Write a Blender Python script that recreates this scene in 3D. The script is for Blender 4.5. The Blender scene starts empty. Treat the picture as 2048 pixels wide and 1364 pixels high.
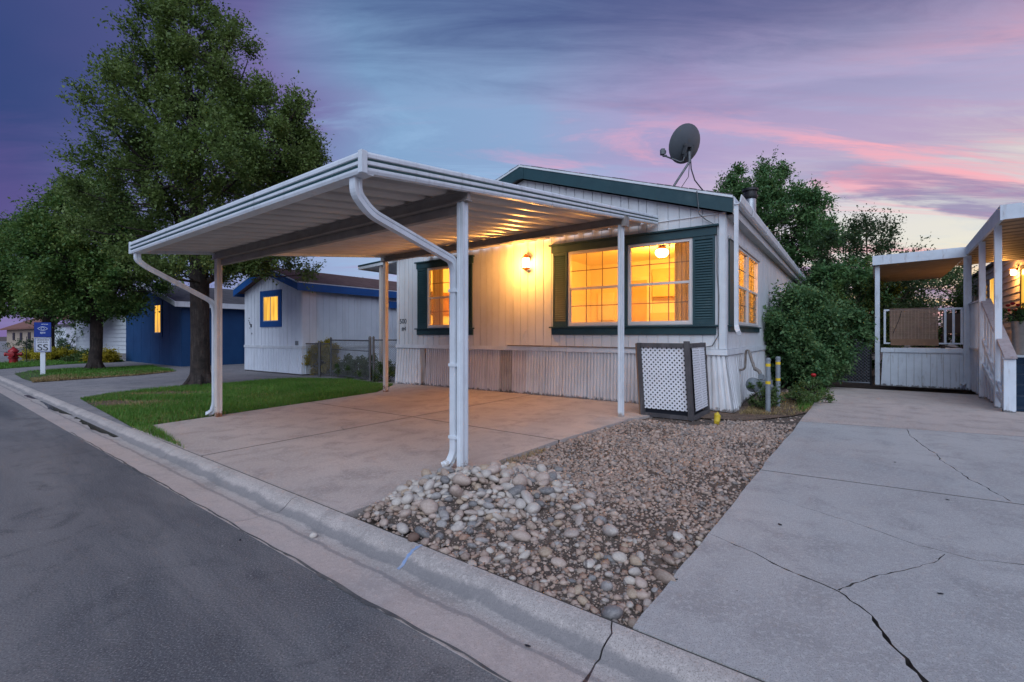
import bpy, bmesh, math, random
import numpy as np
from mathutils import Vector, Matrix

random.seed(7)
RNG = np.random.default_rng(7)
SC = bpy.context.scene
COL = SC.collection
R_ = math.radians


def s2l(r, g, b):
    def f(c):
        c /= 255.0
        return c / 12.92 if c <= .04045 else ((c + .055) / 1.055) ** 2.4
    return (f(r), f(g), f(b), 1.0)


# ------------------------------------------------------------------ camera
CAM_H, FPX, CX, HY = 1.3, 950.0, 1024.0, 671.0
cd = bpy.data.cameras.new('camera')
cam = bpy.data.objects.new('camera', cd)
COL.objects.link(cam)
cam.location = (0, 0, CAM_H)
cam.rotation_euler = (R_(90), 0, 0)
cd.sensor_width = 36
cd.lens = FPX / 2048 * 36
cd.shift_y = (HY - 682) / 2048
cd.clip_start = .05
cd.clip_end = 3000
SC.camera = cam

# ------------------------------------------------------------------ dusk sky
W = bpy.data.worlds.new('World')
SC.world = W
W.use_nodes = True
NT = W.node_tree
NT.nodes.clear()


def N(t, kind, **kw):
    n = t.nodes.new(kind)
    for k, v in kw.items():
        if k == 'ins':
            for i, val in v.items():
                n.inputs[i].default_value = val
        else:
            setattr(n, k, v)
    return n


def L(t, a, b):
    t.links.new(a, b)


def M(t, op, a, b=None, c=None, clamp=False):
    n = t.nodes.new('ShaderNodeMath')
    n.operation = op
    n.use_clamp = clamp
    for i, x in enumerate((a, b, c)):
        if x is None:
            continue
        if isinstance(x, (int, float)):
            n.inputs[i].default_value = x
        else:
            t.links.new(x, n.inputs[i])
    return n.outputs[0]


def RAMP(t, fac, stops, interp='LINEAR'):
    n = t.nodes.new('ShaderNodeValToRGB')
    e = n.color_ramp.elements
    n.color_ramp.interpolation = interp
    while len(e) > 1:
        e.remove(e[-1])
    e[0].position, e[0].color = stops[0]
    for p, c in stops[1:]:
        k = e.new(p)
        k.color = c
    t.links.new(fac, n.inputs[0])
    return n.outputs[0]


def MIX(t, fac, a, b, blend='MIX'):
    n = t.nodes.new('ShaderNodeMix')
    n.data_type = 'RGBA'
    n.blend_type = blend
    for k, x in ((0, fac), (6, a), (7, b)):
        if isinstance(x, (int, float, tuple)):
            n.inputs[k].default_value = x
        else:
            t.links.new(x, n.inputs[k])
    return n.outputs[2]


def SMOOTH(t, x, lo, hi, tlo=0., thi=1.):
    n = t.nodes.new('ShaderNodeMapRange')
    n.interpolation_type = 'SMOOTHSTEP'
    t.links.new(x, n.inputs[0])
    for i, v in ((1, lo), (2, hi), (3, tlo), (4, thi)):
        n.inputs[i].default_value = v
    return n.outputs[0]


def build_sky():
    t = NT
    tc = N(t, 'ShaderNodeTexCoord')
    sp = N(t, 'ShaderNodeSeparateXYZ')
    L(t, tc.outputs['Generated'], sp.inputs[0])
    x, y, z = sp.outputs
    za = M(t, 'MAXIMUM', z, 0.0)
    # share of the way towards the sunset, right of the view: -1 .. 1 -> 0 .. 1
    c = M(t, 'ADD', M(t, 'MULTIPLY', x, .883), M(t, 'MULTIPLY', y, .469))
    f = M(t, 'MULTIPLY_ADD', c, .5, .5)

    def P(v):
        return (v + 1) / 2
    # cloud coordinates on a high flat layer
    den = M(t, 'ADD', za, .10)
    cb = N(t, 'ShaderNodeCombineXYZ')
    L(t, M(t, 'DIVIDE', x, den), cb.inputs[0])
    L(t, M(t, 'DIVIDE', y, den), cb.inputs[1])

    def cloud(scale, rot, sx, sy, off, detail, dist, rough=.55):
        mp = N(t, 'ShaderNodeMapping')
        L(t, cb.outputs[0], mp.inputs[0])
        mp.inputs['Rotation'].default_value = (0, 0, R_(rot))
        mp.inputs['Scale'].default_value = (sx, sy, 1)
        mp.inputs['Location'].default_value = off
        n = N(t, 'ShaderNodeTexNoise', ins={'Scale': scale, 'Detail': detail, 'Roughness': rough, 'Distortion': dist})
        L(t, mp.outputs[0], n.inputs['Vector'])
        return n.outputs['Fac']
    n1 = cloud(.78, 22, .7, 2.5, (3.1, .7, 0), 9, .9, .64)
    n2 = cloud(1.25, -38, .40, 1.6, (8.3, 2.2, 0), 8, .5, .58)
    n3 = cloud(.85, 28, .7, 2.4, (1.3, 6.2, 0), 9, .9, .66)
    n4 = cloud(.35, 40, 1.0, 1.5, (5.0, 1.0, 0), 4, .8)
    n5 = cloud(3.4, -32, .38, 1.9, (2.0, 9.0, 0), 9, .9, .68)
    # wobble the gradients so that no band is ruler straight
    f2 = M(t, 'ADD', f, M(t, 'MULTIPLY', M(t, 'SUBTRACT', n4, .5), .20))
    z2 = M(t, 'ADD', za, M(t, 'MULTIPLY', M(t, 'SUBTRACT', n1, .5), .12))
    z2 = M(t, 'ADD', z2, M(t, 'MULTIPLY', M(t, 'SUBTRACT', n5, .5), .13))
    top = RAMP(t, f2, [(0, s2l(38, 50, 98)), (P(-.33), s2l(43, 60, 112)), (P(.3), s2l(60, 78, 124)),
                       (P(.65), s2l(78, 86, 128)), (1, s2l(92, 92, 126))])
    mid = RAMP(t, f2, [(0, s2l(52, 56, 108)), (P(-.33), s2l(50, 66, 114)), (P(-.10), s2l(78, 80, 128)), (P(.02), s2l(108, 100, 150)),
                       (P(.18), s2l(118, 150, 186)), (P(.42), s2l(130, 154, 190)), (P(.62), s2l(158, 146, 184)),
                       (P(.80), s2l(166, 152, 184)), (1, s2l(172, 150, 176))])
    low = RAMP(t, f2, [(0, s2l(74, 66, 122)), (P(-.33), s2l(82, 76, 128)), (P(0), s2l(126, 136, 178)),
                       (P(.20), s2l(148, 168, 200)), (P(.42), s2l(178, 158, 194)), (P(.62), s2l(196, 160, 188)), (P(.78), s2l(196, 196, 206)),
                       (1, s2l(216, 212, 196))])
    hor = RAMP(t, f2, [(0, s2l(90, 76, 126)), (P(-.33), s2l(116, 98, 148)), (P(-.05), s2l(134, 148, 188)), (P(.4), s2l(168, 178, 204)),
                       (P(.75), s2l(224, 196, 178)), (1, s2l(240, 204, 156))])
    z3 = M(t, 'ADD', z2, M(t, 'MULTIPLY', M(t, 'MAXIMUM', M(t, 'SUBTRACT', c, .45), -.15), .13))
    a = MIX(t, SMOOTH(t, z2, .04, .14), hor, low)
    a = MIX(t, SMOOTH(t, z2, .18, .33), a, mid)
    a = MIX(t, SMOOTH(t, z3, .41, .62), a, top)
    side = SMOOTH(t, c, -.3, .3)
    right = SMOOTH(t, c, .35, .75)
    # pale blue openings in the cloud deck
    blue = M(t, 'MULTIPLY', M(t, 'MULTIPLY', SMOOTH(t, n3, .48, .64), side), M(t, 'MULTIPLY', SMOOTH(t, za, .56, .36), SMOOTH(t, c, .75, .35, .35, 1.0)))
    a = MIX(t, M(t, 'MULTIPLY', blue, .60), a, s2l(140, 172, 206))
    # pink streaks lit from below
    pk = M(t, 'MULTIPLY', SMOOTH(t, n1, .48, .60), M(t, 'MULTIPLY', SMOOTH(t, za, .47, .30), SMOOTH(t, c, -.45, .3)))
    pk = M(t, 'MULTIPLY', pk, SMOOTH(t, n5, .30, .62, .55, 1.0))
    pcol = RAMP(t, f, [(0, s2l(90, 66, 120)), (P(-.2), s2l(104, 80, 138)), (P(.4), s2l(192, 150, 184)), (1, s2l(234, 164, 170))])
    pk = M(t, 'MULTIPLY', pk, SMOOTH(t, c, .0, .7, .25, .95))
    a = MIX(t, pk, a, pcol)
    # grey violet bars low in the sunset
    bars = M(t, 'MULTIPLY', SMOOTH(t, n2, .48, .57), M(t, 'MULTIPLY', right, SMOOTH(t, za, .32, .22)))
    bars = M(t, 'MULTIPLY', bars, SMOOTH(t, n5, .32, .55, .5, 1.0))
    a = MIX(t, M(t, 'MULTIPLY', bars, .85), a, s2l(132, 122, 160))
    veil = M(t, 'MULTIPLY', SMOOTH(t, n2, .44, .62), SMOOTH(t, c, .15, .6))
    veil = M(t, 'MULTIPLY', veil, SMOOTH(t, za, .30, .44))
    a = MIX(t, M(t, 'MULTIPLY', veil, .35), a, s2l(88, 94, 138))
    bg = N(t, 'ShaderNodeBackground')
    L(t, a, bg.inputs[0])
    bg.inputs[1].default_value = .60
    out = N(t, 'ShaderNodeOutputWorld')
    L(t, bg.outputs[0], out.inputs[0])


build_sky()

# added soft fill from high behind the camera, brightening the ground beyond the sky
sd = bpy.data.lights.new('fill_sun', 'SUN')
sd.energy = 1.5
sd.angle = R_(70)
sd.color = (.77, .87, 1.0)
fill_sun = bpy.data.objects.new('fill_sun', sd)
COL.objects.link(fill_sun)
fill_sun.rotation_euler = (R_(50), 0, R_(-8))

SC.view_settings.view_transform = 'Standard'
SC.view_settings.look = 'None'
SC.view_settings.exposure = 1.05
SC.view_settings.gamma = 1.0
SC.view_settings.use_curve_mapping = False
SC.render.engine = 'CYCLES'
SC.cycles.use_denoising = True
SC.cycles.max_bounces = 8
SC.cycles.transparent_max_bounces = 16
SC.cycles.sample_clamp_indirect = 6.0
SC.cycles.caustics_reflective = False
SC.cycles.caustics_refractive = False

# ------------------------------------------------------------------ helpers


def G(px, py, z=0.0):
    """where a sight line through the photo meets the level z"""
    d = FPX * (CAM_H - z) / (py - HY)
    return Vector(((px - CX) / FPX * d, d, z))


def link(o, parent=None):
    COL.objects.link(o)
    if parent is not None:
        o.parent = parent
    return o


def tag(o, label=None, cat=None, group=None, kind=None):
    if label:
        o['label'] = label
    if cat:
        o['category'] = cat
    if group:
        o['group'] = group
    if kind:
        o['kind'] = kind
    return o


def empty(name, loc, rz, label, cat, group=None):
    o = bpy.data.objects.new(name, None)
    o.location = loc
    o.rotation_euler = (0, 0, rz)
    o.empty_display_size = .2
    link(o)
    return tag(o, label, cat, group)


class MB:
    def __init__(s):
        s.v, s.f, s.m = [], [], []

    def add(s, vs, fs, m=0):
        b = len(s.v)
        s.v += [tuple(p) for p in vs]
        s.f += [tuple(b + i for i in f) for f in fs]
        s.m += [m] * len(fs)
        return s

    def hexa(s, p, m=0):
        return s.add(p, [(0, 3, 2, 1), (4, 5, 6, 7), (0, 1, 5, 4), (1, 2, 6, 5), (2, 3, 7, 6), (3, 0, 4, 7)], m)

    def box(s, x0, x1, y0, y1, z0, z1, m=0):
        return s.hexa([(x0, y0, z0), (x1, y0, z0), (x1, y1, z0), (x0, y1, z0),
                       (x0, y0, z1), (x1, y0, z1), (x1, y1, z1), (x0, y1, z1)], m)

    def beam(s, p, q, w, h, m=0, up=(0, 0, 1)):
        p, q = Vector(p), Vector(q)
        d = (q - p).normalized()
        u = Vector(up)
        a = d.cross(u)
        if a.length < 1e-5:
            a = Vector((1, 0, 0))
        a.normalize()
        b = a.cross(d).normalized()
        a, b = a * w / 2, b * h / 2
        return s.hexa([p - a - b, p + a - b, q + a - b, q - a - b, p - a + b, p + a + b, q + a + b, q - a + b], m)

    def tube(s, pts, rad, n=8, m=0, cap=True, sq=None, sec=None):
        pts = [Vector(p) for p in pts]
        if not isinstance(rad, (list, tuple)):
            rad = [rad] * len(pts)
        vs, fs = [], []
        prev = None
        for i, p in enumerate(pts):
            d = (pts[min(i + 1, len(pts) - 1)] - pts[max(i - 1, 0)]).normalized()
            if prev is None:
                a = d.cross(Vector((0, 0, 1)) if abs(d.z) < .9 else Vector((1, 0, 0)))
            else:
                a = prev - d * prev.dot(d)
            a.normalize()
            prev = a
            b = d.cross(a)
            for k in range(n):
                if sec:     # any section, points in units of rad
                    vs.append(p + a * sec[k][0] * rad[i] + b * sec[k][1] * rad[i])
                elif sq:    # rectangular section: sq = (half width, half depth)
                    w, h = [(1, 1), (-1, 1), (-1, -1), (1, -1)][k]
                    vs.append(p + a * w * sq[0] + b * h * sq[1])
                else:
                    t = 2 * math.pi * k / n
                    vs.append(p + (a * math.cos(t) + b * math.sin(t)) * rad[i])
        for i in range(len(pts) - 1):
            for k in range(n):
                fs.append((i * n + k, i * n + (k + 1) % n, (i + 1) * n + (k + 1) % n, (i + 1) * n + k))
        if cap:
            fs.append(tuple(range(n - 1, -1, -1)))
            fs.append(tuple((len(pts) - 1) * n + k for k in range(n)))
        return s.add(vs, fs, m)

    def lathe(s, prof, n=16, c=(0, 0, 0), m=0, ax=None):
        """prof: (radius, height) pairs round the z axis, or round ax"""
        c = Vector(c)
        rot = Vector((0, 0, 1)).rotation_difference(Vector(ax)).to_matrix() if ax else Matrix.Identity(3)
        vs, fs = [], []
        for r, h in prof:
            for k in range(n):
                t = 2 * math.pi * k / n
                vs.append(c + rot @ Vector((r * math.cos(t), r * math.sin(t), h)))
        for i in range(len(prof) - 1):
            for k in range(n):
                fs.append((i * n + k, i * n + (k + 1) % n, (i + 1) * n + (k + 1) % n, (i + 1) * n + k))
        fs.append(tuple(range(n - 1, -1, -1)))
        fs.append(tuple((len(prof) - 1) * n + k for k in range(n)))
        return s.add(vs, fs, m)

    def prism(s, poly, z0, z1, m=0):
        n = len(poly)
        vs = [(p[0], p[1], z0) for p in poly] + [(p[0], p[1], z1) for p in poly]
        fs = [tuple(range(n - 1, -1, -1)), tuple(range(n, 2 * n))]
        fs += [(i, (i + 1) % n, n + (i + 1) % n, n + i) for i in range(n)]
        return s.add(vs, fs, m)

    def sweep(s, prof, p, q, m=0, cap=True):
        """prof: list of (side offset vector) points carried from p to q"""
        n = len(prof)
        p, q = Vector(p), Vector(q)
        vs = [p + Vector(o) for o in prof] + [q + Vector(o) for o in prof]
        fs = [(i, (i + 1) % n, n + (i + 1) % n, n + i) for i in range(n)]
        if cap:
            fs += [tuple(range(n - 1, -1, -1)), tuple(range(n, 2 * n))]
        return s.add(vs, fs, m)

    def build(s, name, mats, parent=None, smooth=False, bevel=0):
        me = bpy.data.meshes.new(name)
        me.from_pydata(s.v, [], s.f)
        if not isinstance(mats, (list, tuple)):
            mats = [mats]
        for m in mats:
            me.materials.append(m)
        if len(mats) > 1:
            me.polygons.foreach_set('material_index', s.m)
        bm = bmesh.new()
        bm.from_mesh(me)
        bmesh.ops.recalc_face_normals(bm, faces=bm.faces)
        if bevel:
            ed = [e for e in bm.edges if len(e.link_faces) == 2 and e.calc_face_angle(0) > .6]
            bmesh.ops.bevel(bm, geom=ed, offset=bevel, segments=2, affect='EDGES', clamp_overlap=True)
        bm.to_mesh(me)
        bm.free()
        if smooth:
            me.polygons.foreach_set('use_smooth', [True] * len(me.polygons))
            me.set_sharp_from_angle(angle=R_(40))
        me.update()
        return link(bpy.data.objects.new(name, me), parent)


def npmesh(name, V, F, mat, parent=None):
    """V (n,3), F (k,m) equal-sized faces, straight from numpy"""
    me = bpy.data.meshes.new(name)
    k, m = F.shape
    me.vertices.add(len(V))
    me.vertices.foreach_set('co', np.ascontiguousarray(V, dtype=np.float32).ravel())
    me.loops.add(k * m)
    me.loops.foreach_set('vertex_index', np.ascontiguousarray(F, dtype=np.int32).ravel())
    me.polygons.add(k)
    me.polygons.foreach_set('loop_start', np.arange(0, k * m, m, dtype=np.int32))
    me.update(calc_edges=True)
    me.materials.append(mat)
    return link(bpy.data.objects.new(name, me), parent)


def copy_tree(o, parent=None):
    c = o.copy()
    link(c)
    c.parent = parent
    for ch in list(o.children):
        copy_tree(ch, c)
    return c


# ------------------------------------------------------------------ materials


def new_mat(name):
    m = bpy.data.materials.new(name)
    m.use_nodes = True
    t = m.node_tree
    return m, t, t.nodes['Principled BSDF']


def lin(c):
    return tuple(c) + (1.0,) if len(c) == 3 else tuple(c)


def mat(name, c1, c2=None, scale=3.0, rough=.6, metal=0., bump=0., bscale=40., dirt=None, dscale=(6, 6, .5), damt=.5,
        dlo=.5, dhi=.75, detail=5, spec=.4, coords='Object', fine=None, fscale=120., famt=.3, zdirt_shade=None, rvar=.1):
    """painted / mineral surface: two tones by noise, streaks of dirt, grain relief"""
    m, t, b = new_mat(name)
    tc = N(t, 'ShaderNodeTexCoord')
    co = tc.outputs[coords]
    if c2 is None:
        c2 = tuple(x * .86 for x in c1)
    n = N(t, 'ShaderNodeTexNoise', ins={'Scale': scale, 'Detail': detail, 'Roughness': .6})
    L(t, co, n.inputs['Vector'])
    c = MIX(t, SMOOTH(t, n.outputs['Fac'], .34, .66), lin(c1), lin(c2))
    if fine is not None:
        nf = N(t, 'ShaderNodeTexNoise', ins={'Scale': fscale, 'Detail': 2, 'Roughness': .6})
        L(t, co, nf.inputs['Vector'])
        c = MIX(t, M(t, 'MULTIPLY', SMOOTH(t, nf.outputs['Fac'], .5, .68), famt), c, lin(fine))
    if dirt is not None:
        mp = N(t, 'ShaderNodeMapping')
        mp.inputs['Scale'].default_value = dscale
        L(t, co, mp.inputs[0])
        nd = N(t, 'ShaderNodeTexNoise', ins={'Scale': 1.0, 'Detail': 6, 'Roughness': .65})
        L(t, mp.outputs[0], nd.inputs['Vector'])
        c = MIX(t, M(t, 'MULTIPLY', SMOOTH(t, nd.outputs['Fac'], dlo, dhi), damt), c, lin(dirt))
    if zdirt_shade is not None:       # splash marks, rust and painted contact shade near the foot: (colour, height, amount)
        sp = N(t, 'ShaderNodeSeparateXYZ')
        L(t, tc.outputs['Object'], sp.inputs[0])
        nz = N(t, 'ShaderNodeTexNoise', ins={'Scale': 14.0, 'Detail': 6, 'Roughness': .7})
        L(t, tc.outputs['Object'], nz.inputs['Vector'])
        lvl = M(t, 'SUBTRACT', M(t, 'MULTIPLY_ADD', nz.outputs['Fac'], zdirt_shade[1] * 2.4, -zdirt_shade[1] * .7), sp.outputs[2])
        k = SMOOTH(t, lvl, 0, zdirt_shade[1] * .35)
        c = MIX(t, M(t, 'MULTIPLY', k, zdirt_shade[2]), c, lin(zdirt_shade[0]))
    L(t, c, b.inputs['Base Color'])
    r = M(t, 'MULTIPLY_ADD', n.outputs['Fac'], rvar * 2, rough - rvar)
    L(t, r, b.inputs['Roughness'])
    b.inputs['Metallic'].default_value = metal
    b.inputs['Specular IOR Level'].default_value = spec
    if bump:
        nb = N(t, 'ShaderNodeTexNoise', ins={'Scale': bscale, 'Detail': 4, 'Roughness': .6})
        L(t, co, nb.inputs['Vector'])
        bp = N(t, 'ShaderNodeBump', ins={'Strength': bump, 'Distance': .01})
        L(t, nb.outputs['Fac'], bp.inputs['Height'])
        L(t, bp.outputs[0], b.inputs['Normal'])
    return m


def concrete(name, base, stain, dark, seed=0., bump=.25):
    m, t, b = new_mat(name)
    tc = N(t, 'ShaderNodeTexCoord')
    mp = N(t, 'ShaderNodeMapping')
    mp.inputs['Location'].default_value = (seed, seed * .7, 0)
    L(t, tc.outputs['Object'], mp.inputs[0])
    v = mp.outputs[0]

    def noise(s, d=5, r=.6, dist=0.):
        n = N(t, 'ShaderNodeTexNoise', ins={'Scale': s, 'Detail': d, 'Roughness': r, 'Distortion': dist})
        L(t, v, n.inputs['Vector'])
        return n.outputs['Fac']
    big, medium, fine, grit = noise(.55, 4, .6, .6), noise(2.6, 7, .68, .5), noise(38, 5, .75), noise(150, 3, .7)
    c = MIX(t, SMOOTH(t, big, .38, .62), lin(base), lin(stain))
    c = MIX(t, M(t, 'MULTIPLY', SMOOTH(t, medium, .45, .68), .85), c, lin(dark))
    mps = N(t, 'ShaderNodeMapping')
    mpr = N(t, 'ShaderNodeMapping')
    mpr.inputs['Rotation'].default_value = (0, 0, R_(36))
    L(t, v, mpr.inputs[0])
    mps.inputs['Scale'].default_value = (2.4, .35, 1)
    L(t, mpr.outputs[0], mps.inputs[0])
    ns = N(t, 'ShaderNodeTexNoise', ins={'Scale': 1.3, 'Detail': 7, 'Roughness': .66, 'Distortion': .1})
    L(t, mps.outputs[0], ns.inputs['Vector'])
    c = MIX(t, M(t, 'MULTIPLY', SMOOTH(t, ns.outputs['Fac'], .50, .72), .28), c, lin(tuple(x * .8 for x in dark)))
    lite = tuple(min(1, x * 1.25) for x in base)
    c = MIX(t, M(t, 'MULTIPLY', SMOOTH(t, fine, .48, .64), .60), c, lin(lite))
    c = MIX(t, M(t, 'MULTIPLY', SMOOTH(t, grit, .51, .62), .80), c, lin(tuple(x * .48 for x in base)))
    # dark pits and bits, like cast-off gum and pebbles pressed in
    vo = N(t, 'ShaderNodeTexVoronoi', ins={'Scale': 7.0, 'Randomness': 1.0})
    L(t, v, vo.inputs['Vector'])
    c = MIX(t, M(t, 'MULTIPLY', SMOOTH(t, vo.outputs['Distance'], .05, .03), .6), c, lin(tuple(x * .3 for x in dark)))
    L(t, c, b.inputs['Base Color'])
    b.inputs['Roughness'].default_value = .82
    b.inputs['Specular IOR Level'].default_value = .3
    bp = N(t, 'ShaderNodeBump', ins={'Strength': bump, 'Distance': .004})
    L(t, M(t, 'ADD', M(t, 'MULTIPLY', grit, .7), fine), bp.inputs['Height'])
    L(t, bp.outputs[0], b.inputs['Normal'])
    return m


def asphalt():
    m, t, b = new_mat('asphalt')
    tc = N(t, 'ShaderNodeTexCoord')
    v = tc.outputs['Object']

    def noise(s, d=5, r=.6, dist=0., sc=None):
        w = v
        if sc:
            mp = N(t, 'ShaderNodeMapping')
            ro = N(t, 'ShaderNodeMapping')
            ro.inputs['Rotation'].default_value = (0, 0, R_(38))
            L(t, v, ro.inputs[0])
            mp.inputs['Scale'].default_value = sc
            L(t, ro.outputs[0], mp.inputs[0])
            w = mp.outputs[0]
        n = N(t, 'ShaderNodeTexNoise', ins={'Scale': s, 'Detail': d, 'Roughness': r, 'Distortion': dist})
        L(t, w, n.inputs['Vector'])
        return n.outputs['Fac']
    big, medium, grit = noise(.9, 6, .66, .5, (.22, 1.3, 1)), noise(3.2, 6, .68, .7), noise(105, 4, .8)
    c = MIX(t, SMOOTH(t, big, .35, .65), (.092, .094, .104, 1), (.19, .182, .182, 1))
    c = MIX(t, M(t, 'MULTIPLY', SMOOTH(t, medium, .5, .7), .6), c, (.062, .064, .072, 1))
    c = MIX(t, M(t, 'MULTIPLY', SMOOTH(t, grit, .53, .64), .75), c, (.34, .325, .315, 1))
    c = MIX(t, M(t, 'MULTIPLY', SMOOTH(t, grit, .46, .36), .75), c, (.03, .03, .034, 1))
    vo = N(t, 'ShaderNodeTexVoronoi', ins={'Scale': 5.5, 'Randomness': 1.0})
    L(t, v, vo.inputs['Vector'])
    c = MIX(t, M(t, 'MULTIPLY', SMOOTH(t, vo.outputs['Distance'], .045, .03), .7), c, (.35, .34, .33, 1))
    L(t, c, b.inputs['Base Color'])
    b.inputs['Roughness'].default_value = .8
    b.inputs['Specular IOR Level'].default_value = .35
    bp = N(t, 'ShaderNodeBump', ins={'Strength': .6, 'Distance': .006})
    L(t, M(t, 'ADD', grit, M(t, 'MULTIPLY', medium, .5)), bp.inputs['Height'])
    L(t, bp.outputs[0], b.inputs['Normal'])
    return m


def leafmat(name, cols, trans=.42, rough=.5, nscale=.7):
    """foliage: hue differs leaf by leaf and spray by spray"""
    m, t, b = new_mat(name)
    ge = N(t, 'ShaderNodeNewGeometry')
    tc = N(t, 'ShaderNodeTexCoord')
    n = N(t, 'ShaderNodeTexNoise', ins={'Scale': nscale, 'Detail': 3, 'Roughness': .6})
    L(t, tc.outputs['Object'], n.inputs['Vector'])
    f = M(t, 'ADD', M(t, 'MULTIPLY', ge.outputs['Random Per Island'], .55), M(t, 'MULTIPLY_ADD', n.outputs['Fac'], 1.1, -.33), clamp=True)
    k = len(cols) - 1
    c = RAMP(t, f, [(i / k, lin(x)) for i, x in enumerate(cols)])
    L(t, c, b.inputs['Base Color'])
    b.inputs['Roughness'].default_value = rough
    b.inputs['Specular IOR Level'].default_value = .3
    tr = N(t, 'ShaderNodeBsdfTranslucent')
    L(t, MIX(t, .4, c, (.10, .14, .02, 1)), tr.inputs[0])
    mx = N(t, 'ShaderNodeMixShader', ins={0: trans})
    L(t, b.outputs[0], mx.inputs[1])
    L(t, tr.outputs[0], mx.inputs[2])
    L(t, mx.outputs[0], t.nodes['Material Output'].inputs[0])
    return m


def islandmat(name, cols, rough=.75, bump=0., obj=False):
    """each stone its own colour out of cols"""
    m, t, b = new_mat(name)
    if obj:
        src = N(t, 'ShaderNodeObjectInfo').outputs['Random']
    else:
        src = N(t, 'ShaderNodeNewGeometry').outputs['Random Per Island']
    k = len(cols)
    c = RAMP(t, src, [(i / k, lin(x)) for i, x in enumerate(cols)], 'CONSTANT')
    tc = N(t, 'ShaderNodeTexCoord')
    n = N(t, 'ShaderNodeTexNoise', ins={'Scale': 3.0 if obj else 60., 'Detail': 6, 'Roughness': .7})
    L(t, tc.outputs['Object'], n.inputs['Vector'])
    c = MIX(t, SMOOTH(t, n.outputs['Fac'], .35, .7), MIX(t, .35, c, (.10, .08, .07, 1)), MIX(t, .35, c, (.42, .37, .33, 1)))
    L(t, c, b.inputs['Base Color'])
    b.inputs['Roughness'].default_value = rough
    if bump:
        bp = N(t, 'ShaderNodeBump', ins={'Strength': bump, 'Distance': .02})
        L(t, n.outputs['Fac'], bp.inputs['Height'])
        L(t, bp.outputs[0], b.inputs['Normal'])
    return m


def glow(name, col, strength):
    m, t, b = new_mat(name)
    b.inputs['Base Color'].default_value = lin(col)
    b.inputs['Emission Color'].default_value = lin(col)
    b.inputs['Emission Strength'].default_value = strength
    return m


def litpane(name, col, strength):
    """a lit room seen through a far window: uneven glow behind sheer cloth"""
    m, t, b = new_mat(name)
    tc = N(t, 'ShaderNodeTexCoord')
    mp = N(t, 'ShaderNodeMapping')
    mp.inputs['Scale'].default_value = (7, 7, .8)
    L(t, tc.outputs['Object'], mp.inputs[0])
    n = N(t, 'ShaderNodeTexNoise', ins={'Scale': 1.0, 'Detail': 2})
    L(t, mp.outputs[0], n.inputs['Vector'])
    c = MIX(t, SMOOTH(t, n.outputs['Fac'], .35, .65), lin(col), lin(tuple(x * .55 for x in col)))
    L(t, c, b.inputs['Emission Color'])
    b.inputs['Base Color'].default_value = (.05, .05, .05, 1)
    b.inputs['Roughness'].default_value = .15
    b.inputs['Emission Strength'].default_value = strength
    return m


def glassmat():
    m, t, b = new_mat('window_glass')
    t.nodes.remove(b)
    tr = N(t, 'ShaderNodeBsdfTransparent')
    tr.inputs[0].default_value = (.93, .95, .94, 1)
    gl = N(t, 'ShaderNodeBsdfGlossy', ins={'Roughness': .02})
    ge = N(t, 'ShaderNodeNewGeometry')
    dp = N(t, 'ShaderNodeVectorMath', operation='DOT_PRODUCT')
    L(t, ge.outputs['Incoming'], dp.inputs[0])
    L(t, ge.outputs['Normal'], dp.inputs[1])
    k = M(t, 'SUBTRACT', 1.0, M(t, 'ABSOLUTE', dp.outputs['Value']), clamp=True)
    mx = N(t, 'ShaderNodeMixShader')
    L(t, M(t, 'MULTIPLY_ADD', M(t, 'POWER', k, 5.0), .90, .07, clamp=True), mx.inputs[0])
    L(t, tr.outputs[0], mx.inputs[1])
    L(t, gl.outputs[0], mx.inputs[2])
    L(t, mx.outputs[0], t.nodes['Material Output'].inputs[0])
    return m


MT = {}
MT['asphalt'] = asphalt()
MT['conc_car'] = concrete('concrete_carport', (.47, .405, .375), (.41, .36, .335), (.29, .255, .24), 1.)
MT['conc_right'] = concrete('concrete_right', (.41, .405, .40), (.355, .35, .35), (.285, .28, .28), 7.)
def curb_mat():
    """kerb concrete: silt stains along the flow line, red dust on the pan"""
    m = concrete('concrete_curb', (.48, .425, .395), (.41, .37, .345), (.29, .265, .25), 13.)
    t = m.node_tree
    b = t.nodes['Principled BSDF']
    src = b.inputs['Base Color'].links[0].from_socket
    tc = N(t, 'ShaderNodeTexCoord')
    dp = N(t, 'ShaderNodeVectorMath', operation='DOT_PRODUCT')
    dp.inputs[1].default_value = (.613, .79, 0)
    L(t, tc.outputs['Object'], dp.inputs[0])
    n = N(t, 'ShaderNodeTexNoise', ins={'Scale': 2.2, 'Detail': 6, 'Roughness': .65})
    L(t, tc.outputs['Object'], n.inputs['Vector'])
    nf = N(t, 'ShaderNodeTexNoise', ins={'Scale': 14., 'Detail': 4, 'Roughness': .7})
    L(t, tc.outputs['Object'], nf.inputs['Vector'])
    d = M(t, 'ADD', dp.outputs['Value'], M(t, 'MULTIPLY_ADD', n.outputs['Fac'], .10, -.05))
    d = M(t, 'ADD', d, M(t, 'MULTIPLY_ADD', nf.outputs['Fac'], .03, -.015))

    def band(c0, w, amt):
        return M(t, 'MULTIPLY', SMOOTH(t, M(t, 'ABSOLUTE', M(t, 'SUBTRACT', d, c0)), w, w * .35), amt)
    c = MIX(t, SMOOTH(t, d, 1.76, 1.60, 0, .40), src, (.50, .42, .39, 1))
    c = MIX(t, band(1.835, .045, .72), c, (.17, .165, .17, 1))
    c = MIX(t, band(1.70, .022, .60), c, (.20, .19, .195, 1))
    L(t, c, b.inputs['Base Color'])
    return m


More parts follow.
